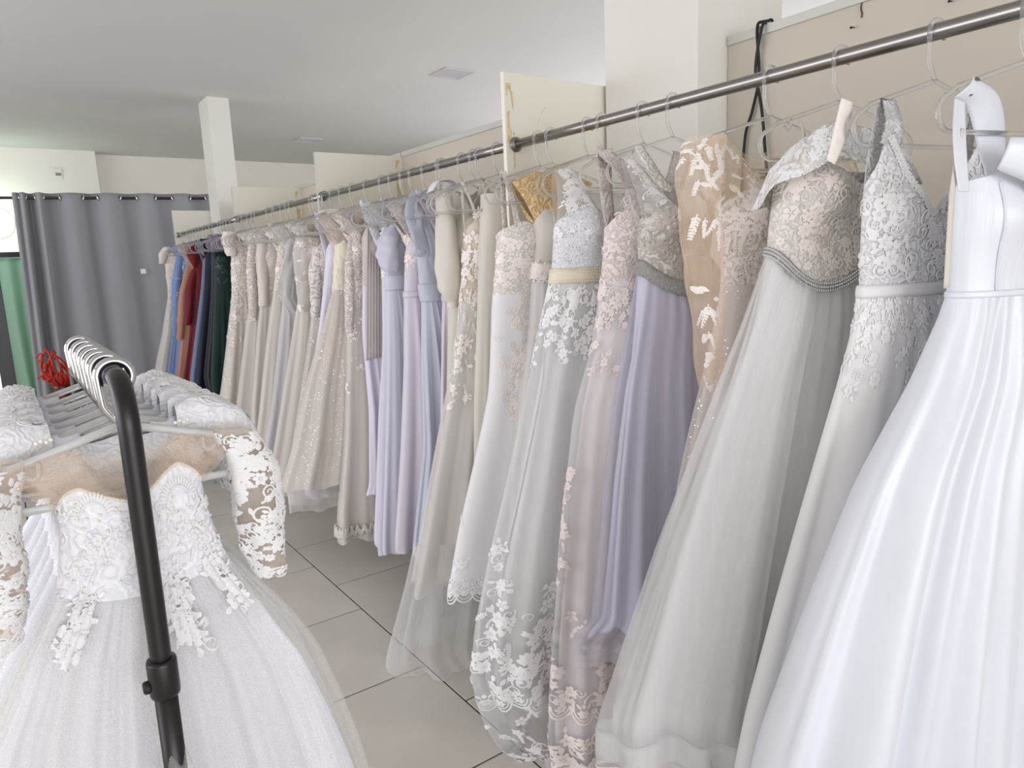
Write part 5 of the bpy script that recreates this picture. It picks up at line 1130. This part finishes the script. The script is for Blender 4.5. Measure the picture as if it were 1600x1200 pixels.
L_kids = lace('sheer_white_lace', 'F5F5F7', 'E8E4E2', 30, 24, 0.5, sheer=0.3)
g = Gown('child_dress', 'small white dress with nude yoke and pearl trim, nearest on the black rack', 0, 0, [], 0.66, 1.158, 1.30, X=RX, Y=1.0, zrail=RZ, seed=71, hkind='small', trainrows=kid_rows(1.0), bust=0.008, group=G_KID, cat='dress', hlabel='small frosted hanger holding the pearl-trimmed dress, nearest on the black rack')
g.vw = lambda th: -0.022*np.clip(np.sin(th), 0, 1)**2
nk = [(0, 1.262), (30, 1.287), (48, 1.300), (62, 1.292), (90, 1.262), (118, 1.278), (135, 1.290), (152, 1.284), (180, 1.262), (225, 1.26), (270, 1.25), (315, 1.26)]
g.bodice(L_kid, nk, rows=26, cols=150); bs = g.bsurf
g.skirt(C_kid, 'satin_skirt', amp=0.012, n=15, seed=5, off=-0.03, rows=34, cols=320, hem=0.68)
g.skirt(C_kt, 'inner_tulle', amp=0.013, n=15, seed=5, off=-0.012, rows=34, cols=320, hem=0.69)
g.skirt(C_kt, 'outer_tulle', amp=0.016, n=15, seed=5, off=0.006, gather=0.003, ng=56, rows=36, cols=400, hem=0.66, hemwave=0.02, tilt=0.0); ss = g.ssurf
# nude yoke, front and back
for o, sf in g.yoke(C_nude, 0.135, 1.348, 0.032, scoop=0.052, scoopw=0.34, name='illusion_yoke'): pass
sfy = sf
m = MB()
for k in range(130):                              # pearls along the top edge of the bodice
    u = g.u_of(4+k*1.33); p = g.pos(u, float(g.nk(u))); t_ = g.th(u); m.sphere(p+np.array([0, -math.sin(t_), 0])*0.0015, 0.00125, 6, 4)
tag(m.build('pearl_edging', C_pearl, g.root), kind='stuff')
g.scatter(bs, C_cord, 70, (g.u_of(14), g.u_of(166)), (1.145, 1.26), (0.006, 0.011), ('bloom', 'leaf', 'scroll', 'spray'), dens=lambda a, b: 1 if g.W(np.array(a)) < b < g.nk(a)-0.006 else 0)
m = MB()                                          # two fans of lace under the neckline, one on each cup
for cdeg in (55, 125):
    uc = g.u_of(cdeg)
    for k in range(17):
        a_ = PI*(k+0.5)/17; bs.place(m, m_move(m_petal(0.014, 0.0022, 0), 0.018*math.cos(a_), 0.018*math.sin(a_), a_), uc, 1.252)
    bs.place(m, m_ribbon([(0.018*math.cos(t), 0.018*math.sin(t)) for t in np.linspace(0, PI, 14)], 0.0014), uc, 1.252)
tag(m.build('fan_lace', C_cord, g.root), kind='stuff')
g.crystals(bs, C_pearl, 46, (g.u_of(20), g.u_of(160)), (1.16, 1.27), 0.0021, name='pearls', sphere=True)
for dg, zc, sz in ((132, 1.105, 1.5), (78, 1.088, 1.9), (42, 1.112, 1.6)):
    m = MB(); uc = g.u_of(dg)
    for k in range(22): ss.place(m, MOTIF[('bloom', 'flower', 'leaf', 'scroll')[k % 4]](g.rng, g.rng.uniform(0.006, 0.010)*sz), uc+g.rng.uniform(-0.012, 0.012)*sz, zc-0.022*sz*(k/22-0.5)*2+0.01, g.rng.uniform(-2, 2), 0.002)
    o = tag(m.build('waist_applique', C_cord, g.root), kind='stuff')
for sx, sd in ((-0.085, -1), (0.066, 1)):          # seams of the yoke, pearl clusters on the shoulders
    m = MB()
    for k in range(4): m.sphere((sx-0.006+k*0.005, -0.012, 1.348+0.002*(k % 2)), 0.0024, 8, 6)
    tag(m.build('shoulder_pearls', C_pearl, g.root), kind='stuff')
for sg in (-1, 1):
    pts = [(sg*0.128, -0.004, 1.330), (sg*0.148, -0.012, 1.28), (sg*0.150, -0.02, 1.21), (sg*0.152, -0.022, 1.16), (sg*0.160, -0.022, 1.115)]
    o, sf = g.sleeve(C_nudep, pts, [0.020, 0.030, 0.032, 0.026, 0.017], [0.022, 0.030, 0.032, 0.028, 0.018], 'sheer_sleeve', n=26, seg=28, crumple=0.002)
    g.scatter(sf, C_cord, 260, (0.06, 0.99), (0.0, 1.0), (0.006, 0.011), ('bloom', 'flower', 'leaf', 'scroll', 'spray'), name='sleeve_lace', parent=o)
    g.crystals(sf, C_pearl, 26, (0.1, 0.98), (0.0, 1.0), 0.0017, name='sleeve_pearls', sphere=True).parent = o
# loose fold of tulle blown round the front of the post
P_ = []
for t in np.linspace(0, 1, 16):
    w_ = 0.012+0.075*t
    P_.append([(-0.012+0.045*t-0.5*w_+w_*v, -0.03-0.072*min(1, t*3)*(1-0.25*(2*v-1)**2)+0.006*math.sin(v*11+t*3), 1.03-0.36*t) for v in np.linspace(0, 1, 18)])
MB().grid(np.array(P_)).build('tulle_fold', C_kt, g.root)
# the dresses behind it
kids = [(1.075, 'white lace dress with round neck, second on the black rack', 'lace'), (1.135, 'white dress with lace cap sleeves, third on the black rack', 'cap'), (1.20, 'white lace dress with square strap ends, fourth on the black rack', 'strap'), (1.27, 'white dress with flower lace shoulders, fifth on the black rack', 'lace'), (1.35, 'white dress with puffed lace shoulder, sixth on the black rack', 'cap'), (1.45, 'white lace dress, farthest on the black rack', 'lace')]
for k, (yy, lab, kind) in enumerate(kids):
    rows = [(r[0], r[1]*1.0, r[2]*1.0, min(r[3], 0.034), 0.03) for r in kid_rows(yy)]
    g = Gown('child_dress', lab, 0, (-3, 4, -2, 5, 0, 3)[k], [], 0.66, 1.158, 1.30, X=RX, Y=yy, zrail=RZ, seed=80+k, hkind='small', trainrows=rows, bust=0.006, group=G_KID, cat='dress', hlabel='small frosted hanger, %s on the black rack' % ('second', 'third', 'fourth', 'fifth', 'sixth', 'farthest')[k])
    g.bodice(L_kid, sym(1.262, 1.29, 1.28, 1.27), rows=14, cols=90); bs = g.bsurf
    g.skirt(C_kid, 'satin_skirt', amp=0.012, n=8, seed=1, rows=20, cols=140, hem=0.70); g.skirt(C_kt, 'outer_tulle', amp=0.018, n=9, seed=2, off=0.008, rows=20, cols=160, hem=0.68)
    for o, sf in g.yoke(L_kid if kind != 'cap' else L_kids, 0.125, 1.344, 0.030, scoop=0.016 if k % 2 == 0 else 0.03, scoopw=0.40, name='lace_yoke'):
        g.scatter(sf, C_cord, 40, (0.0, 0.98), (0.02, 0.98), (0.006, 0.011), ('bloom', 'flower', 'scroll', 'leaf'), parent=o, dens=lambda a, b: 1 if abs(b-0.5) > 0.2 or a < 0.4 else 0)
    for sg in (-1, 1):
        g.ribbon(C_kid, [(sg*0.062, -0.012, 1.310), (sg*0.060, -0.008, 1.333), (sg*0.060, 0, 1.341), (sg*0.060, 0.008, 1.333), (sg*0.062, 0.012, 1.310)], 0.036 if kind != 'strap' else 0.044, 'shoulder_tab', n=20)
        o, sf = g.puff(L_kid, [(sg*0.075, 0, 1.338), (sg*0.105, -0.002, 1.334), (sg*0.135, -0.006, 1.316), (sg*0.155, -0.008, 1.275), (sg*0.156, -0.01, 1.22)], [0.018, 0.030, 0.036, 0.036, 0.030], 'puff_sleeve', squash=0.9)
        g.scatter(sf, C_cord, 34, (0.05, 0.98), (0.0, 1.0), (0.007, 0.012), ('bloom', 'flower', 'scroll', 'leaf'), name='sleeve_lace', parent=o)
